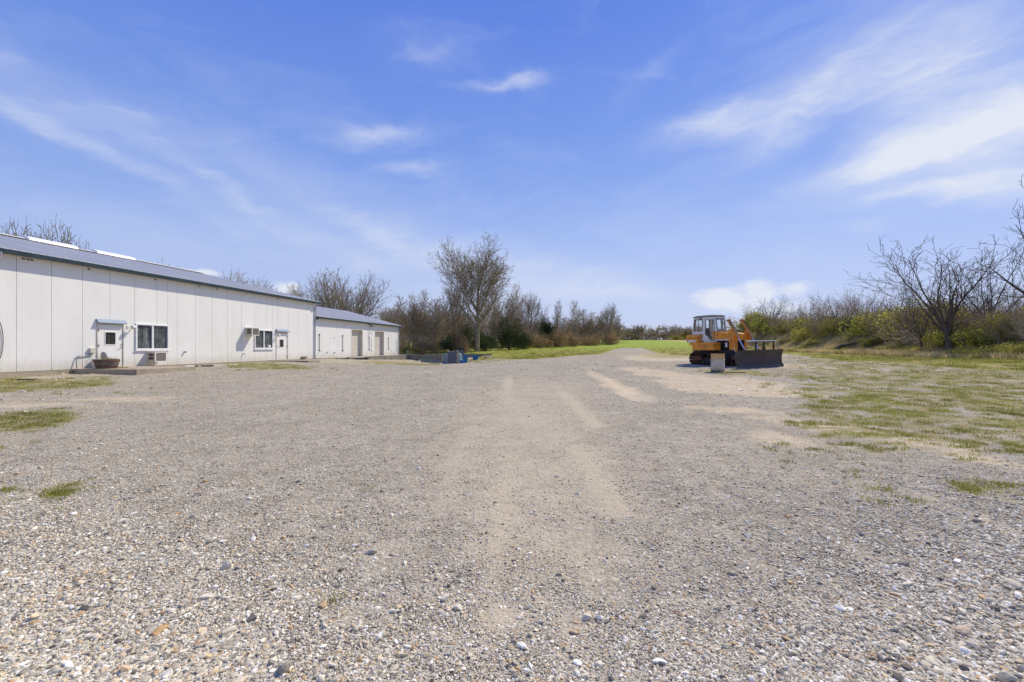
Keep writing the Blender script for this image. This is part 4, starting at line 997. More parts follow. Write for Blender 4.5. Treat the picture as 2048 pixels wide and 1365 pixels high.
# ------------------------------------------------------------------ drum
q = Vector((9.83, 21.5, 0)); q.z = g1(q.x, q.y)-.01
dr = empty('steel_drum', q, 0, 'rusty cream steel drum standing before the bulldozer', 'drum')
pf = [(.0, .02), (.30, .02), (.305, .0), (.312, .0), (.312, .02)]
for z in (.30, .59): pf += [(.302, z-.03), (.302, z-.015), (.316, z), (.302, z+.015)]
pf += [(.302, .86), (.312, .865), (.312, .885), (.29, .885), (.29, .80)]
MB().lathe(pf, 32).build('drum_body', M['drum'], dr)
MB().lathe([(.313, .868), (.32, .872), (.32, .888), (.295, .890), (.288, .875)], 32).build('rim', M['drumrust'], dr)
MB().lathe([(0, .84), (.289, .84)], 24).build('contents', M['rust'], dr)
lg = MB().tube([(-.2, 0, .02), (.3, .05, .03), (.9, -.02, .02)], .025, 6).build('iron_rod', M['black'], None); lg.location = Vector((10.05, 21.1, g1(10.05, 21.1))); setp(lg, 'thin dark rod lying on ground right of the drum', 'rod')

# ------------------------------------------------------------------ trees
class TreeGen:
    def __init__(s, seed): s.r = np.random.default_rng(seed); s.br = []   # (pts, radii, level)
    def rot(s, d, ang, az_):
        a = np.cross(d, [0, 0, 1.0]) if abs(d[2]) < .95 else np.cross(d, [1.0, 0, 0]); a /= np.linalg.norm(a); b = np.cross(d, a)
        v = d*math.cos(ang)+(a*math.cos(az_)+b*math.sin(az_))*math.sin(ang); return v/np.linalg.norm(v)
    def grow(s, p, d, L, r, lv, P):
        ns = P['seg'][lv]; pts = [p.copy()]; rad = [r]; ds = [d.copy()]
        for i in range(ns):
            d = d+s.r.normal(0, P['wig'][lv], 3); d[2] += P['trop'][lv]; d /= np.linalg.norm(d)
            p = p+d*L/ns; pts.append(p.copy()); rad.append(max(r*(1-(i+1)/ns*P['tap'][lv]), P['rmin'])); ds.append(d.copy())
        s.br.append((np.array(pts), rad, lv))
        if lv+1 >= len(P['len']): return
        n = P['n'][lv]; n = max(1, int(round(n*s.r.uniform(.85, 1.15)*(min(1.3, max(.35, L/P['len'][lv]))))))
        a0 = s.r.uniform(0, 6.28)
        for k in range(n):
            f = P['st'][lv]+(1-P['st'][lv])*((k+s.r.uniform(0, 1))/n)
            x = min(f*ns, ns-1e-3); i = int(x); t = x-i; q_ = pts[i]*(1-t)+pts[i+1]*t; rr = rad[i]*(1-t)+rad[i+1]*t
            shp = P['shape'][lv](f); ang = R(P['ang'][lv])*s.r.uniform(.7, 1.25)*(1-.25*f)
            cd_ = s.rot(ds[i+1], ang, a0+k*2.4+s.r.uniform(-.5, .5))
            s.grow(q_, cd_, P['len'][lv+1]*shp*s.r.uniform(1-P.get('lv', [.3]*6)[lv], 1.12)*(L/P['len'][lv] if lv > 0 else 1), max(rr*P['rr'][lv], P['rmin']), lv+1, P)
    def mesh(s, levels, name, m):
        sides = [8, 5, 4, 3, 3, 3]; Vs = []; F4 = []; b = 0
        for pts, rad, lv in s.br:
            if lv not in levels: continue
            k = sides[lv]; n = len(pts); d = np.gradient(pts, axis=0); d /= np.linalg.norm(d, axis=1)[:, None]
            ref = np.array([.3, .5, .81]) if abs(d[0][2]) < .9 else np.array([1.0, .1, 0]); a = np.cross(d, ref); a /= np.linalg.norm(a, axis=1)[:, None]; c = np.cross(d, a)
            an = np.arange(k)*2*math.pi/k; rd = np.array(rad)[:, None, None]
            V = pts[:, None, :]+rd*(a[:, None, :]*np.cos(an)[None, :, None]+c[:, None, :]*np.sin(an)[None, :, None])
            Vs.append(V.reshape(-1, 3)); i = np.arange(n-1)[:, None]*k; j = np.arange(k)[None, :]; j2 = (j+1) % k
            F4.append(np.stack([i+j, i+j2, i+k+j2, i+k+j], -1).reshape(-1, 4)+b); b += n*k
        return npmesh(name, np.concatenate(Vs), np.concatenate(F4), m, True)
    def tips(s, lv): return np.array([b[0][-1] for b in s.br if b[2] == lv])
one = lambda f: 1.0
TREES = {}
def proto(key, seed, P, m, H, buds=0, budm=None, budsize=.12, trunk_r=.2, lean=(0, 0, 1)):
    g = TreeGen(seed); d = np.array(lean, float); d /= np.linalg.norm(d)
    g.grow(np.array([0, 0, -.3]), d, P['len'][0], trunk_r, 0, P)
    allp = np.concatenate([b[0] for b in g.br]); top = np.percentile(allp[:, 2], 99.93); wid = np.percentile(np.abs(allp[:, 0]), 98)*2
    trunk = g.mesh([0], 'trunk', m); crown = g.mesh([1, 2, 3, 4, 5], 'branches', m); leaf = None
    if buds:
        tp_ = np.concatenate([b[0][1:] for b in g.br if b[2] >= len(P['len'])-2]); r_ = np.random.default_rng(seed+1)
        tp_ = tp_[r_.choice(len(tp_), min(buds, len(tp_)), False)]+r_.normal(0, .05, (min(buds, len(tp_)), 3))
        leaf = leafmesh('buds', tp_, budsize, budm, r_)
    TREES[key] = (trunk, crown, leaf, top, wid)
def leafmesh(name, C, size, m, r_, aspect=.6):
    n = len(C); a = r_.normal(0, 1, (n, 3)); a /= np.linalg.norm(a, axis=1)[:, None]; b = np.cross(a, r_.normal(0, 1, (n, 3))); b /= np.linalg.norm(b, axis=1)[:, None]
    sz = size*r_.uniform(.6, 1.4, (n, 1))*.5
    V = np.stack([C-a*sz, C+b*sz*aspect, C+a*sz, C-b*sz*aspect], 1).reshape(-1, 3); F = np.arange(n*4).reshape(-1, 4)
    return npmesh(name, V, F, m)
# spreading elm-like vase crown
proto('vase', 3, dict(lv=[.06, .2, .3, .3], len=[3.0, 10.0, 4.6, 2.6, 1.15], seg=[3, 8, 5, 3, 2], wig=[.03, .07, .09, .12, .15], trop=[0, .05, .06, .05, .03], tap=[.1, .85, .85, .8, .8], n=[26, 11, 7, 5], st=[.45, .25, .15, .15], ang=[54, 28, 34, 40], rr=[.38, .45, .5, .6], shape=[one, lambda f: 1.25-.75*f, lambda f: 1.1-.6*f, lambda f: 1.1-.5*f], rmin=.015), M['bark'], 13, trunk_r=.5, buds=2500, budm=M['bud'], budsize=.10)
# tall oak-like oval crown
proto('oval', 8, dict(lv=[.15, .25, .3, .3], len=[13.5, 7.6, 3.6, 1.9, .9], seg=[9, 7, 5, 3, 2], wig=[.03, .07, .10, .13, .15], trop=[.03, .075, .07, .05, .02], tap=[.86, .85, .85, .8, .8], n=[40, 11, 7, 5], st=[.27, .18, .15, .15], ang=[48, 36, 38, 42], rr=[.42, .5, .5, .55], shape=[lambda f: .55+1.2*math.sin(math.pi*min(1, (f-.15)*1.0))*.55 if f < .75 else 1.0-.75*(f-.55), lambda f: 1.1-.6*f, lambda f: 1.1-.5*f, one], rmin=.015), M['bark'], 16, trunk_r=.42, buds=5500, budm=M['bud'], budsize=.13)
# round crowned medium tree
proto('round', 12, dict(len=[7.0, 4.6, 2.6, 1.3], seg=[6, 6, 4, 3], wig=[.05, .10, .13, .15], trop=[.02, .09, .07, .05], tap=[.85, .85, .8, .8], n=[24, 11, 8], st=[.25, .15, .15], ang=[48, 38, 42], rr=[.5, .5, .55], shape=[lambda f: 1.15-.5*f, one, one], rmin=.020), M['bark'], 10, trunk_r=.2, buds=900, budm=M['bud'], budsize=.12)
# slender pole tree, two variants
for key, sd in (('slim', 20), ('slimb', 23)):
    proto(key, sd, dict(len=[10.0, 2.7, 1.4, .75], seg=[9, 5, 3, 2], wig=[.035, .09, .13, .15], trop=[.02, .12, .08, .05], tap=[.9, .85, .8, .8], n=[36, 9, 5], st=[.2, .15, .15], ang=[42, 38, 40], rr=[.42, .5, .6], shape=[lambda f: 1.2-.75*f, one, one], rmin=.016), M['barkl'] if sd == 20 else M['bark'], 10, trunk_r=.13, buds=350, budm=M['bud'], budsize=.10)
# twiggy multi-stem shrub
proto('shrub', 31, dict(len=[.5, 3.4, 1.6, .8], seg=[2, 6, 4, 2], wig=[.02, .11, .15, .18], trop=[0, .05, .05, .03], tap=[.1, .85, .8, .8], n=[12, 7, 5], st=[.3, .15, .2], ang=[32, 34, 38], rr=[.4, .5, .55], shape=[one, one, one], rmin=.009), M['barkl'], 4, trunk_r=.1, buds=260, budm=M['dead'], budsize=.10)
# dark gnarly open tree for the right bank
gn = dict(len=[2.6, 6.2, 3.4, 1.7, .8], seg=[4, 8, 6, 4, 2], wig=[.05, .075, .11, .16, .2], trop=[.0, .04, .055, .04, .02], tap=[.35, .85, .8, .8, .8], n=[8, 7, 5, 3], st=[.5, .18, .15, .15], ang=[40, 38, 42, 48], rr=[.55, .48, .5, .55], shape=[one, lambda f: 1.15-.55*f, one, one], rmin=.011)
proto('gnarl', 45, gn, M['barkd'], 9, trunk_r=.24, lean=(-.12, 0, 1), buds=500, budm=M['bud'], budsize=.09)
proto('gnarlb', 52, gn, M['barkd'], 9, trunk_r=.22, lean=(.25, 0, 1), buds=400, budm=M['bud'], budsize=.09)
gu = dict(gn); gu['ang'] = [30, 34, 40, 46]; gu['trop'] = [0, .05, .05, .04, .02]; gu['n'] = [10, 8, 6, 3]; proto('gnarlu', 77, gu, M['barkd'], 9, trunk_r=.2, lean=(-.05, 0, 1), buds=500, budm=M['bud'], budsize=.09)
gf = dict(gn); proto('gnarlc', 61, gf, M['barkd'], 9, trunk_r=.26, lean=(-.05, .1, 1))
# far tree
proto('far', 70, dict(len=[4.0, 4.2, 2.4, 1.3], seg=[4, 5, 4, 2], wig=[.04, .10, .13, .15], trop=[0, .06, .05, .02], tap=[.5, .85, .8, .8], n=[14, 8, 6], st=[.45, .2, .2], ang=[58, 42, 44], rr=[.5, .5, .6], shape=[one, one, one], rmin=.03), M['bark'], 8, trunk_r=.25, buds=900, budm=M['bud'], budsize=.3)

def tree(key, px, top_y, Z, label, group=None, width=None, base=None, rz=None, name='bare_tree', cat='tree', z=None):
    tr, cr_, lf, H0, W0 = TREES[key]; p = at(px, Z, 0); zb = g1(p.x, p.y) if z is None else z
    H = EYE+(HY-top_y)*Z/FP - zb; k = H/H0; kw = k if width is None else (width*Z/FP)/W0
    o = empty(name, (p.x, p.y, zb-.05), rz if rz is not None else random.Random(int(px*7+Z)).uniform(0, 6.28), label, cat, group); o.scale = (kw, kw, k)
    link_mesh('trunk', tr, o); link_mesh('branches', cr_, o)
    if lf: link_mesh('buds', lf, o)
    return o
tree('oval', 954, 484, 71, 'tallest bare tree with oval crown standing above the treeline', rz=1.0, width=150, name='oak_tree')
tree('vase', 686, 540, 74, 'wide spreading bare tree with fan of limbs behind low shed', rz=.4, width=215, name='elm_tree')
tree('round', 56, 442, 46, 'bare tree crown above ridge at far left, left one of two', rz=2.0, width=125)
tree('round', 114, 438, 47, 'bare tree crown above ridge at far left, right one of two', rz=.6, width=135)
tree('round', 182, 494, 60, 'small bare treetop just above shed ridge left of second ridge vent', rz=2.0)
tree('round', 328, 524, 66, 'tiny bare treetop above shed ridge right of second ridge vent', rz=1.0)
tree('round', 478, 541, 76, 'bare tree crown above ridge near far end of tall shed', rz=3.0, width=95)
tree('round', 530, 556, 80, 'lower bare tree crown touching far end of tall shed ridge', rz=1.0, width=90)
tree('round', 598, 568, 82, 'dim bare crown between the spreading tree and shed ridge', rz=1.5, width=70)
# treeline
def zl(px): return 68+(px-800)*.118
rng = random.Random(5)
TG = 'bare trees of the treeline behind the yard'
TL = 'slender bare tree crowded in the treeline beyond the low shed'
for px, ty, key, wd in [(772,612,'round',80),(792,602,'slim',34),(806,588,'slimb',36),(826,583,'slim',34),(838,600,'slimb',40),(851,577,'slim',44),(868,592,'slimb',46),(884,600,'round',70),(905,560,'round',70),(921,592,'slimb',50),
                        (990,585,'slim',50),(1012,592,'slimb',46),(1024,580,'slim',44),(1172,616,'slimb',40),(1183,622,'slim',34),(1196,628,'slimb',34),(1205,618,'slim',36)]:
    tree(key, px, ty, zl(px)+rng.uniform(-3, 4), TL, TG, wd)
tree('slim', 1036, 562, 96, 'thin tree with forked bare top right of the tallest tree', None, 34)
tree('round', 1062, 583, 98, 'round crowned bare tree right of tallest tree, in front row', None, 78)
tree('slimb', 1112, 598, 102, 'sparse leaning bare tree just right of dark cedar', None, 26)
tree('slim', 1152, 598, 107, 'tall thin bare tree left of the gap before last treeline trees', None, 34)
tree('round', 1217, 605, 113, 'bare tree with fan crown near right end of treeline', None, 52)
tree('slimb', 1234, 628, 118, 'last thin bare tree at right end of treeline', None, 24)
for i in range(46):
    px = 775+i*10.1+rng.uniform(-4, 4); tree(rng.choice(['slim', 'slimb', 'round', 'slim']), px, rng.uniform(606, 648) if px < 1060 else rng.uniform(630, 655), zl(px)+rng.uniform(8, 24), ('dim bare tree behind the tallest tree in the treeline' if px < 1010 else 'dim bare tree in the back row right of the tallest tree'), 'back row trees of the treeline', rng.uniform(34, 60))
# shrubs along the treeline foot
for i in range(78):
    px = 782+i*5.9+rng.uniform(-3, 3); Z = zl(px)-rng.uniform(-2, 4.5); tree('shrub', px, rng.uniform(652, 672) if px < 1120 else rng.uniform(655, 668), Z, ('twiggy brown shrub at treeline foot beyond the dock walls' if px < 960 else 'twiggy brown shrub at treeline foot between round evergreen and tallest tree' if px < 1085 else 'twiggy brown shrub at treeline foot right of the tall cedar'), 'brown shrubs along the treeline foot', rng.uniform(22, 40), name='twiggy_shrub', cat='shrub')

# leafy masses
def clump(seed, n, rad, lobes, size, m, flat=1.0, top_heavy=.0):
    r_ = np.random.default_rng(seed); C = []
    cs = r_.normal(0, .42, (lobes, 3))*[1, 1, .65]*np.array([rad, rad, rad*flat]); cs[:, 2] = np.abs(cs[:, 2])+rad*.3*flat
    ls = r_.uniform(.22, .55, lobes)*rad
    w_ = ls**2; w_ = w_/w_.sum(); ch = r_.choice(lobes, n, p=w_)
    d = r_.normal(0, 1, (n, 3)); d /= np.linalg.norm(d, axis=1)[:, None]; rr = r_.uniform(.35, 1.05, (n, 1))**.6
    P_ = cs[ch]+d*rr*ls[ch][:, None]; P_[:, 2] = np.abs(P_[:, 2])*1.0
    return leafmesh('foliage', P_, size, m, r_)
def stems(seed, n, h, spread, r0, m):
    rg = random.Random(seed); mb = MB()
    for i in range(n):
        a = rg.uniform(0, 6.28); x = rg.uniform(0, spread); p = Vector((x*.3*math.cos(a), x*.3*math.sin(a), -.1)); q_ = Vector((x*math.cos(a), x*math.sin(a), h*rg.uniform(.6, 1.1)))
        mb.tube([p, p.lerp(q_, .5)+Vector((rg.uniform(-.15, .15), rg.uniform(-.15, .15), 0)), q_], [r0, r0*.6, r0*.2], 4, False)
    me = bpy.data.meshes.new('stems'); me.from_pydata(mb.v, [], mb.f); me.materials.append(m); return me
BU = {'green': [(clump(s, 3600, 1.05, 20, .08, M['leafgreen']), stems(s, 26, 1.35, 1.0, .022, M['barkd'])) for s in (1, 2, 3)],
      'yellow': [(clump(s, 4200, 1.0, 24, .075, M['leafyellow'], .8), stems(s, 14, 1.0, .9, .015, M['barkl'])) for s in (4, 5)],
      'dead': [(clump(s, 2600, 1.0, 22, .08, M['dead']), stems(s, 26, 1.2, .9, .015, M['barkl'])) for s in (6, 7)],
      'cedar': [(clump(s, 6500, 1.0, 34, .075, M['cedar'], 1.3), stems(s, 6, 1.0, .3, .05, M['bark'])) for s in (8, 9)]}
def bush(kind, px, top_y, Z, width_px, label, group=None, cat='bush', name='leafy_bush', z=None, dzb=0):
    rg = random.Random(int(px*13+Z*3)); fm, sm_ = rg.choice(BU[kind]); p = at(px, Z, 0); zb = g1(p.x, p.y)+dzb
    H = max(.4, EYE+(HY-top_y)*Z/FP-zb); Wd = width_px*Z/FP
    o = empty(name, (p.x, p.y, zb-.05), rg.uniform(0, 6.28), label, cat, group); zt_ = 1.35 if kind != 'cedar' else 1.75
    o.scale = (Wd/2.0, Wd/2.0, H/zt_); link_mesh('foliage', fm, o); link_mesh('stems', sm_, o); return o
# cedar cone
r_ = np.random.default_rng(99); nC = 9000; hC = r_.uniform(0, 1, nC)**.8; rC = (1-hC**2.2)**.8*.42*np.sqrt(r_.uniform(.25, 1.05, nC))*(1+.25*np.sin(hC*40)); aC = r_.uniform(0, 6.28, nC)
cone = leafmesh('foliage', np.stack([rC*np.cos(aC), rC*np.sin(aC), .04+hC*.96], 1), .045, M['cedar'], r_)
def cedar(px, top_y, Z, wpx, label, group=None):
    p = at(px, Z, 0); zb = g1(p.x, p.y); H = EYE+(HY-top_y)*Z/FP-zb; Wd = wpx*Z/FP
    o = empty('cedar_tree', (p.x, p.y, zb-.05), px, label, 'cedar', group); o.scale = (Wd, Wd, H); link_mesh('foliage', cone, o)
    MB().tube([(0, 0, 0), (0, 0, .5), (0, 0, .95)], [.04, .02, .005], 6).build('trunk', M['bark'], o)
bush('cedar', 1093, 620, 99, 34, 'dark tall ragged cedar in the right half of treeline', name='cedar_tree', cat='cedar')
bush('cedar', 926, 642, 72, 66, 'dark evergreen thicket just left of the tallest trunk', name='evergreen_thicket')
bush('cedar', 969, 652, 74, 50, 'low dark evergreen just right of the tallest trunk', name='evergreen_thicket')
bush('cedar', 1018, 634, 80, 56, 'dark round evergreen between tallest tree and cedar', name='evergreen_thicket')
bush('cedar', 1045, 660, 84, 40, 'small dark evergreen right of the round evergreen', name='evergreen_thicket')
bush('cedar', 1094, 655, 97, 40, 'dark evergreen skirt beneath the conical cedar', name='evergreen_thicket')
bush('cedar', 902, 664, 70, 50, 'dark low evergreen beside the orange brown shrub', name='evergreen_thicket')
bush('dead', 916, 637, 69, 32, 'orange brown leafed shrub left of tallest trunk, high one', name='brown_bush')
bush('dead', 932, 672, 67, 20, 'small orange brown shrub low beside the dark thicket', name='brown_bush')
bush('dead', 846, 672, 66, 42, 'brown leafed shrub above the near dock wall', name='brown_bush')
bush('dead', 868, 676, 66, 26, 'small brown shrub right of the one above dock wall', name='brown_bush')
bush('dead', 1078, 662, 92, 44, 'pale brown shrub at foot of the conical cedar', name='brown_bush')
bush('dead', 1118, 650, 96, 46, 'brown shrub right of the conical cedar', name='brown_bush')
bush('dead', 1145, 662, 100, 40, 'brown shrub in the treeline gap left of thin trees', name='brown_bush')
bush('dead', 1180, 664, 104, 44, 'brown shrub under the right treeline trees', name='brown_bush')
bush('dead', 1222, 660, 110, 34, 'brown shrub at the right end of the treeline', name='brown_bush')
bush('yellow', 812, 684, 64, 26, 'yellow green bush just beyond the low shed corner', name='yellow_bush')
bush('yellow', 834, 690, 65, 18, 'small yellow green bush second from low shed corner', name='yellow_bush')
# dark undergrowth mass behind the shrubs
def undergrowth(name, pts, m, size, n, hgt, label):
    r_ = np.random.default_rng(5); C = []
    for k in range(n):
        i = r_.integers(0, len(pts)-1); t = r_.random(); x = pts[i][0]*(1-t)+pts[i+1][0]*t; y = pts[i][1]*(1-t)+pts[i+1][1]*t
        C.append((x, y))
    C = np.array(C)+r_.normal(0, 1.0, (n, 2))*[1.2, 2.5]; z = gz(C[:, 0], C[:, 1])+r_.random(n)**1.5*hgt*(.35+1.1*fbm(C[:, 0]*.35, C[:, 1]*.1, 77))
    me = leafmesh(name, np.stack([C[:, 0], C[:, 1], z], 1), size, m, r_, .5); return setp(link_mesh(name, me), label, kind='stuff')
tlp = [(at(px, zl(px)+5, 0).x, zl(px)+5) for px in range(775, 1245, 15)]
setp(undergrowth('undergrowth', tlp, M['bud'], .22, 15000, 3.0, 'brown brambly undergrowth filling the treeline'), cat='undergrowth')
tlp2 = [(at(px, 275, 0).x, 275+8*math.sin(px)) for px in range(1140, 1900, 30)]
setp(undergrowth('distant_wood', tlp2, M['bud'], 1.1, 17000, 7.5, 'low dark wood along the far edge of the field'), cat='wood')
# far trees
for i in range(46):
    px = 1150+i*8.3+rng.uniform(-3, 3); tree('far', px, rng.choice([650, 656, 660, 664])+rng.uniform(-3, 3), 262+rng.uniform(-12, 14), ('small far bare tree at field edge left of the bulldozer' if px < 1385 else 'small far bare tree seen behind the bulldozer'), 'far trees beyond the green field', rng.uniform(24, 40), name='far_tree')
bush('yellow', 1354, 668, 250, 26, 'pale green leafing tree at far field edge left of bulldozer', cat='tree', name='leafing_tree'); bush('yellow', 1368, 655, 255, 44, 'rounded olive tree at far field edge just left of bulldozer', cat='tree', name='leafing_tree')

# ------------------------------------------------------------------ right bank
def zb_(px):   # distance of the bank crest seen at column px
    # x = (px-CX)/FP*Z = 37+.157*(Z-30)+6
    k = (px-CX)/FP; return (37-.157*30+6)/(k-.157)
tree('gnarlu', 1898, 448, 43, 'large dark bare tree with spreading limbs on right bank', rz=.4, width=215, name='gnarled_tree')
tree('gnarlb', 1985, 452, 41, 'dark crooked bare tree second from right on the bank', rz=1.3, width=170, name='gnarled_tree')
tree('gnarlc', 2125, 300, 38, 'tall dark tree reaching in at the right picture edge', rz=5.3, width=290, name='gnarled_tree')
tree('gnarlb', 1845, 545, 46, 'low forked bare tree left of the large bank tree', rz=3.3, width=110, name='gnarled_tree')
bt = [(1500,600,'gnarlc',60),(1538,588,'gnarl',70),(1600,600,'shrub',50),(1624,585,'gnarlb',60),(1650,578,'shrub',60),(1672,590,'gnarl',66),(1700,566,'shrub',56),(1722,568,'gnarlb',80),(1752,580,'shrub',70),(1790,560,'gnarlc',90),(1835,590,'shrub',90),(1930,560,'gnarl',110),(1955,585,'shrub',90),(2020,560,'gnarlc',120),(2050,575,'shrub',100),(1870,600,'shrub',90),(1575,620,'shrub',50),(2090,560,'gnarl',120)]
for i, (px, ty, key, wd) in enumerate(bt):
    tree(key, px, ty, zb_(px)+rng.uniform(0, 4), 'scraggly bare tree rising out of the bushes on the bank', 'scraggly trees in the bank hedge', wd, name='scraggly_tree')
hedge = []
for px in range(1482, 2150, 15):
    Z = zb_(px)+rng.uniform(-1.0, 4.5); ty = np.interp(px, [1480, 1540, 1600, 1680, 1800, 1900, 2000, 2100], [628, 612, 622, 604, 588, 600, 594, 580])+rng.uniform(-12, 34)
    kd = rng.choice(['green']*6+['yellow']*2+['dead'])
    bush(kd, px+rng.uniform(-5, 5), ty, Z, rng.uniform(42, 66)*(1+.35*(px > 1750)), {'green': 'vine covered olive green bush', 'yellow': 'loose yellow green leafed bush', 'dead': 'dry tan leafed bush'}[kd]+(' in the bank hedge right of the brush pile' if px > 1800 else ' in the bank hedge between bulldozer and brush pile'), 'vine covered bushes of the bank hedge')
for i in range(44):
    px = 1490+i*14.5+rng.uniform(-8, 8); tree('shrub', px, np.interp(px, [1480, 1700, 1800, 2100], [612, 590, 600, 590])+rng.uniform(-8, 45), zb_(px)+rng.uniform(-3.5, 1), 'twiggy bare shrub tangled among the vine covered bushes', 'twiggy shrubs in the bank hedge', rng.uniform(36, 70)*(1+.4*(px > 1750)), name='twiggy_shrub', cat='shrub')
bush('green', 1745, 668, zb_(1745)-5.0, 62, 'low rounded green bush in front of hedge by fallen trunk')
bush('yellow', 1608, 642, zb_(1608)-4.5, 44, 'olive pale bush standing forward of the hedge behind dozer')
bush('green', 1900, 655, zb_(1900)-3.0, 60, 'dark leafy bush round the foot of the large bank tree')
bush('green', 1962, 650, zb_(1962)-2.6, 60, 'dark leafy bush round the foot of the crooked bank tree')
for px, ty, wd in ((1640, 676, 50), (1700, 684, 40), (1790, 688, 60), (1850, 690, 70), (1930, 686, 80), (2010, 676, 90), (2070, 668, 90), (1580, 684, 40), (1985, 690, 80)):
    bush('yellow', px, ty, zb_(px)-4.8, wd, 'low yellow green weedy bush on the slope of bank', 'weedy bushes on the bank slope')
# fallen trunk and brush pile
fz_ = zb_(1700)-5.5
p = at(1672, fz_, 0); ft = empty('fallen_tree', (p.x, p.y, g1(p.x, p.y)), -.35, 'dark fallen trunk with broken branches lying on the bank', 'fallen tree')
MB().tube([(-.1, 0, -.1), (.1, .05, .45), (.5, 0, .85), (1.3, .2, 1.0), (2.2, .25, 1.15), (3.1, .5, 1.5), (4.2, .45, 1.9), (5.4, .7, 2.2), (6.5, .6, 2.7)], [.30, .26, .24, .17, .19, .13, .10, .07, .03], 7).build('trunk', M['barkd'], ft)
fb = MB(); rg = random.Random(8)
for k in range(60):
    t = rg.uniform(.2, 1); b0 = Vector((.5+t*5.5, .3*t, 1.0+1.7*t)); a = rg.uniform(-1.2, 1.2); L = rg.uniform(.8, 2.4); e_ = b0+Vector((math.cos(a)*L, rg.uniform(-1, 1)*L*.6, math.sin(a)*L*.6))
    fb.tube([b0, b0.lerp(e_, .5)+Vector((0, 0, .1)), e_], [.035, .022, .006], 4, False)
fb.build('branches', M['barkl'], ft)
p = at(1850, zb_(1850)-2.5, 0); bp_ = MB(); rg = random.Random(9)
for k in range(260):
    b0 = Vector((rg.gauss(0, 2.2), rg.gauss(0, 1.0), abs(rg.gauss(0, .9)))); a = rg.uniform(0, 6.28); L = rg.uniform(.8, 2.4); e_ = b0+Vector((math.cos(a)*L, math.sin(a)*L*.5, rg.uniform(-.3, .8)*L))
    bp_.tube([b0, b0.lerp(e_, .5)+Vector((0, 0, rg.uniform(0, .2))), e_], [.022, .015, .005], 3, False)
o = bp_.build('brush_pile', M['barkl'], None); o.location = (p.x, p.y, g1(p.x, p.y)); setp(o, 'tangled pile of dead branches before large bank tree', 'brush pile', kind='stuff')

# ------------------------------------------------------------------ instanced stuff
def scatter(name, P, sc, rot, protos, label, cat):
    pc = bpy.data.collections.new(name+'_pieces')
    for me in protos: o = bpy.data.objects.new(name+'_piece', me); pc.objects.link(o)
    me = bpy.data.meshes.new(name); me.vertices.add(len(P)); me.vertices.foreach_set('co', P.astype(np.float32).ravel())
    a = me.attributes.new('sc', 'FLOAT_VECTOR', 'POINT'); a.data.foreach_set('vector', sc.astype(np.float32).ravel())
    a = me.attributes.new('rt', 'FLOAT_VECTOR', 'POINT'); a.data.foreach_set('vector', rot.astype(np.float32).ravel())
    o = link_mesh(name, me); ng = bpy.data.node_groups.new(name+'_nodes', 'GeometryNodeTree')
    ng.interface.new_socket('Geometry', in_out='INPUT', socket_type='NodeSocketGeometry'); ng.interface.new_socket('Geometry', in_out='OUTPUT', socket_type='NodeSocketGeometry')
    N = ng.nodes; L = ng.links; gi = N.new('NodeGroupInput'); go = N.new('NodeGroupOutput')
    ip = N.new('GeometryNodeInstanceOnPoints'); ci_ = N.new('GeometryNodeCollectionInfo'); ci_.inputs[0].default_value = pc; ci_.inputs[1].default_value = True; ci_.inputs[2].default_value = True
    a1 = N.new('GeometryNodeInputNamedAttribute'); a1.data_type = 'FLOAT_VECTOR'; a1.inputs[0].default_value = 'sc'
    a2 = N.new('GeometryNodeInputNamedAttribute'); a2.data_type = 'FLOAT_VECTOR'; a2.inputs[0].default_value = 'rt'
    ri = N.new('FunctionNodeRandomValue'); ri.data_type = 'INT'; ri.inputs[4].default_value = 0; ri.inputs[5].default_value = len(protos)-1
    er = N.new('FunctionNodeEulerToRotation')
    L.new(gi.outputs[0], ip.inputs['Points']); L.new(ci_.outputs[0], ip.inputs['Instance']); ip.inputs['Pick Instance'].default_value = True
    L.new(ri.outputs[2], ip.inputs['Instance Index']); L.new(a2.outputs[0], er.inputs[0]); L.new(er.outputs[0], ip.inputs['Rotation']); L.new(a1.outputs[0], ip.inputs['Scale']); L.new(ip.outputs[0], go.inputs[0])
    md = o.modifiers.new('scatter', 'NODES'); md.node_group = ng
    return setp(o, label, cat, kind='stuff')
# stones
def stonemat():
    m = bpy.data.materials.new('gravel_stone'); m.use_nodes = True; t = NT(m.node_tree); p = t.n['Principled BSDF']
    oi = t.new('ShaderNodeObjectInfo'); P = t.new('ShaderNodeNewGeometry').outputs['Position']
    c = t.ramp(oi.outputs['Random'], [(0, (.10, .09, .08)), (.07, (.24, .215, .175)), (.2, (.40, .36, .29)), (.45, (.56, .51, .41)), (.68, (.70, .645, .53)), (.80, (.60, .46, .28)), (.85, (.50, .31, .15)), (.88, (.76, .72, .62)), (1, (.88, .85, .77))])
    n = t.noise(P, 60, 3, .6); f = t.mr(n, .3, .7, .88, 1.12); c = t.mix(1, c, t.comb(t.m('MULTIPLY', f, 1.10), t.m('MULTIPLY', f, 1.09), t.m('MULTIPLY', f, 1.03)), 'MULTIPLY')
    t.put(p.inputs['Base Color'], c); p.inputs['Roughness'].default_value = .85; p.inputs['Specular IOR Level'].default_value = .25; return m
import bmesh
stone_m = stonemat(); rocks = []
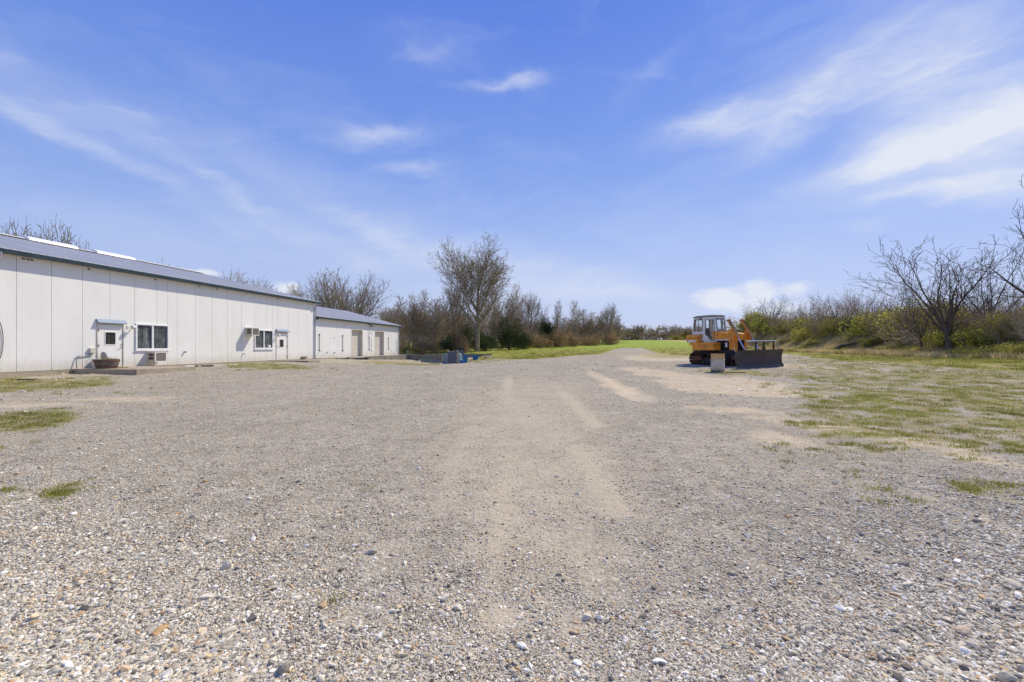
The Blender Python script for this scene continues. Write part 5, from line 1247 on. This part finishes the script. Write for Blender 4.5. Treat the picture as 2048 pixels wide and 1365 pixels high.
for s in range(8):
    bm = bmesh.new(); bmesh.ops.create_icosphere(bm, subdivisions=1 if s % 2 else 2, radius=.5); rg = np.random.default_rng(s)
    planes = rg.normal(0, 1, (9, 3)); planes /= np.linalg.norm(planes, axis=1)[:, None]; offs = rg.uniform(.22, .42, 9)
    for v in bm.verts:
        c = np.array(v.co)
        for pn, of in zip(planes, offs):
            dd = c @ pn-of
            if dd > 0: c = c-pn*dd*1.0
        v.co = (c[0]*rg.uniform(.97, 1.03)*1.2, c[1]*1.0, c[2]*.72)
    me = bpy.data.meshes.new('stone'); bm.to_mesh(me); bm.free(); me.materials.append(stone_m); rocks.append(me)
r_ = np.random.default_rng(7)
N = 760000
py = 700+(1480-700)*r_.random(N)**.85; px = r_.uniform(-260, 2300, N)
Y = 1.40*FP/(py-HY); X = (px-CX)/FP*Y; ok = (Y < 34); X, Y = X[ok], Y[ok]
X += r_.normal(0, .05, len(X)); Z = gz(X, Y); cv = cover(X, Y, Z)
size = np.maximum(.0078, .0010*Y)*np.exp(r_.normal(0, .48, len(X)))
size *= 1+.35*sstep(cv['px'], 1500, 2000)*sstep(cv['py'], 850, 1100)+.12*sstep(900-cv['px'], 200, 900)
big = r_.random(len(X)) < .008; size *= 1-.22*np.clip(cv['sand'], 0, 1)
size[big] *= r_.uniform(1.8, 3.0, big.sum())
size = np.minimum(size, .085)
acc = .95*(1-.80*np.clip(cv['sand'], 0, 1))*(1-.88*cv['dirt'])*(1-.8*cv['grass'])*(1-cv['field'])*(1-cv['bank'])
acc *= .55+.75*fbm(X*1.4, Y*1.4, 91)
t_ = (X+DW*CO)*SI+(Y-DW*SI)*CO; s_ = (X+DW*CO)*CO-(Y-DW*SI)*SI
slabm = ((s_ < 3.5) & (t_ > wt(146)-.1) & (t_ < wt(391.8, 3.3)+.1)) | ((s_ < 3.4) & (t_ > wt(535)-.1)) | (s_ < .1)
keep = (r_.random(len(X)) < acc) & ~slabm
X, Y, Z, size = X[keep], Y[keep], Z[keep], size[keep]; n = len(X); print('stones', n)
sc = np.stack([size*r_.uniform(.8, 1.4, n), size*r_.uniform(.7, 1.1, n), size*r_.uniform(.6, 1.1, n)], 1)
rot = np.stack([r_.normal(0, .28, n), r_.normal(0, .28, n), r_.uniform(0, 6.28, n)], 1)
scatter('gravel_stones', np.stack([X, Y, Z+size*.10], 1), sc, rot, rocks, 'loose grey, white and tan gravel stones over the yard', 'gravel')
# grass tufts
def tufts(h, n, spread, wd, m, seeds, lean=.7):
    out = []
    for s in seeds:
        V_, F_ = tuft_arrays(n, h, spread, wd, random.Random(s), lean); me = bpy.data.meshes.new('tuft'); me.from_pydata(V_, [], F_); me.materials.append(m); out.append(me)
    return out
def grass_scatter(name, N, protos, fn, label, smin, smax, seed, ylim=(2, 60), pyr=(698, 1250)):
    r_ = np.random.default_rng(seed); py = pyr[0]+(pyr[1]-pyr[0])*r_.random(N); px = r_.uniform(-300, 2350, N); Y = 1.2*FP/(py-HY); ok = (Y > ylim[0]) & (Y < ylim[1]); px, Y = px[ok], Y[ok]; X = (px-CX)/FP*Y
    Y = Y*r_.uniform(.95, 1.05, len(Y)); Z = gz(X, Y); cv = cover(X, Y, Z); s_ = (X+DW*CO)*CO-(Y-DW*SI)*SI; t_ = (X+DW*CO)*SI+(Y-DW*SI)*CO
    slabm = ((s_ < 3.45) & (t_ > wt(146)-.1) & (t_ < wt(391.8, 3.3)+.1)) | ((s_ < 3.3) & (t_ > wt(535)-.1)) | (s_ < .03)
    keep = (r_.random(len(X)) < fn(cv, X, Y)) & ~slabm; X, Y, Z = X[keep], Y[keep], Z[keep]; n = len(X); print(name, n)
    k = r_.uniform(smin, smax, n)*np.clip(.55+Y*.045, .7, 1.9); sc = np.stack([k, k, k*r_.uniform(.6, 1.1, n)], 1); rot = np.stack([np.zeros(n), np.zeros(n), r_.uniform(0, 6.28, n)], 1)
    scatter(name, np.stack([X, Y, Z], 1), sc, rot, protos, label, 'grass')
grass_scatter('green_grass', 260000, tufts(.045, 14, .08, .007, M['grassg'], (1, 2, 3), 1.2), lambda c, X, Y: np.clip(c['grass']*(.04+1.0*sstep(fbm(X*3.1, Y*3.1, 83, 3)*.6+c['n2']*.4, .47, .56)), 0, 1)*(.35+.65*sstep(Y, 7, 13)), 'short green grass patches growing through the gravel', .6, 1.5, 3)
grass_scatter('dry_grass', 220000, tufts(.035, 12, .09, .005, M['grassd'], (4, 5, 6), 1.6), lambda c, X, Y: np.clip(c['grass']*(.35+.7*sstep(-c['n2'], -.6, -.4))+.02*(c['dirt'] > .3)+.8*c['field']*(X > 14)*(c['n1'] > .42), 0, 1)*(.35+.5*sstep(Y, 8, 16)), 'dry straw coloured grass among the green patches', .6, 1.4, 4)
# grass in front of the field, at larger distance
def fieldfn(c, X, Y): return np.clip(c['field'], 0, 1)*(1-c['bank'])*.8*np.where((X > 14) & (Y < 64), .45*(c['n1'] < .5)+.1, 1)
grass_scatter('field_grass', 90000, tufts(.09, 16, .16, .012, M['grassg'], (11, 12, 13)), fieldfn, 'longer green grass at the near edge of field', .5, 1.2, 6, (15, 95), (699, 765))
# weeds on the bank
r_ = np.random.default_rng(12); n = 52000
Y = 14+r_.random(n)**.8*90; X = 37+.157*(Y-30)+r_.uniform(-1.2, 11, n)**1.0; X = 37+.157*(Y-30)+r_.uniform(-.8, 11, n)
k = r_.random(n) < .25+1.1*fbm(X*.5, Y*.5, 66); X, Y = X[k], Y[k]; n = len(X); Z = gz(X, Y)
rot = np.stack([np.zeros(n), np.zeros(n), r_.uniform(0, 6.28, n)], 1); kk = r_.uniform(.5, 1.5, n)*(.5+fbm(X*.3, Y*.3, 68)); dryv = fbm(X*.25, Y*.25, 70)+np.where(Y > 52, .12, -.03)
g_ = dryv < .5
scatter('bank_weeds', np.stack([X, Y, Z], 1)[g_], np.stack([kk, kk, kk], 1)[g_], rot[g_], tufts(.34, 22, .3, .03, M['weed'], (21, 22, 23), .9), 'green and yellow weeds covering the slope of the right bank', 'weeds')
scatter('dry_weeds', np.stack([X, Y, Z], 1)[~g_], np.stack([kk, kk, kk], 1)[~g_], rot[~g_], tufts(.38, 22, .3, .022, M['grassd'], (24, 25, 26), .8), 'tan dead weeds and straw on the bank behind the dozer', 'weeds')
# a few litter scraps and darker stones
for px, Z_, lab in ((1478, 14.2, 'white paper scrap on gravel right of wheel tracks'), (33, 13.6, 'blue white litter scrap on grass at left edge')):
    q = gat(px, Z_); o = MB().add([(0, 0, 0), (.16, .02, .02), (.2, .14, .0), (.05, .15, .03)], [(0, 1, 2, 3)]).add([(0, 0, .006), (.16, .02, .026), (.2, .14, .006), (.05, .15, .036)], [(3, 2, 1, 0)]).build('litter_scrap', M['white'], None); o.location = q+Vector((0, 0, .01)); setp(o, lab, 'litter')
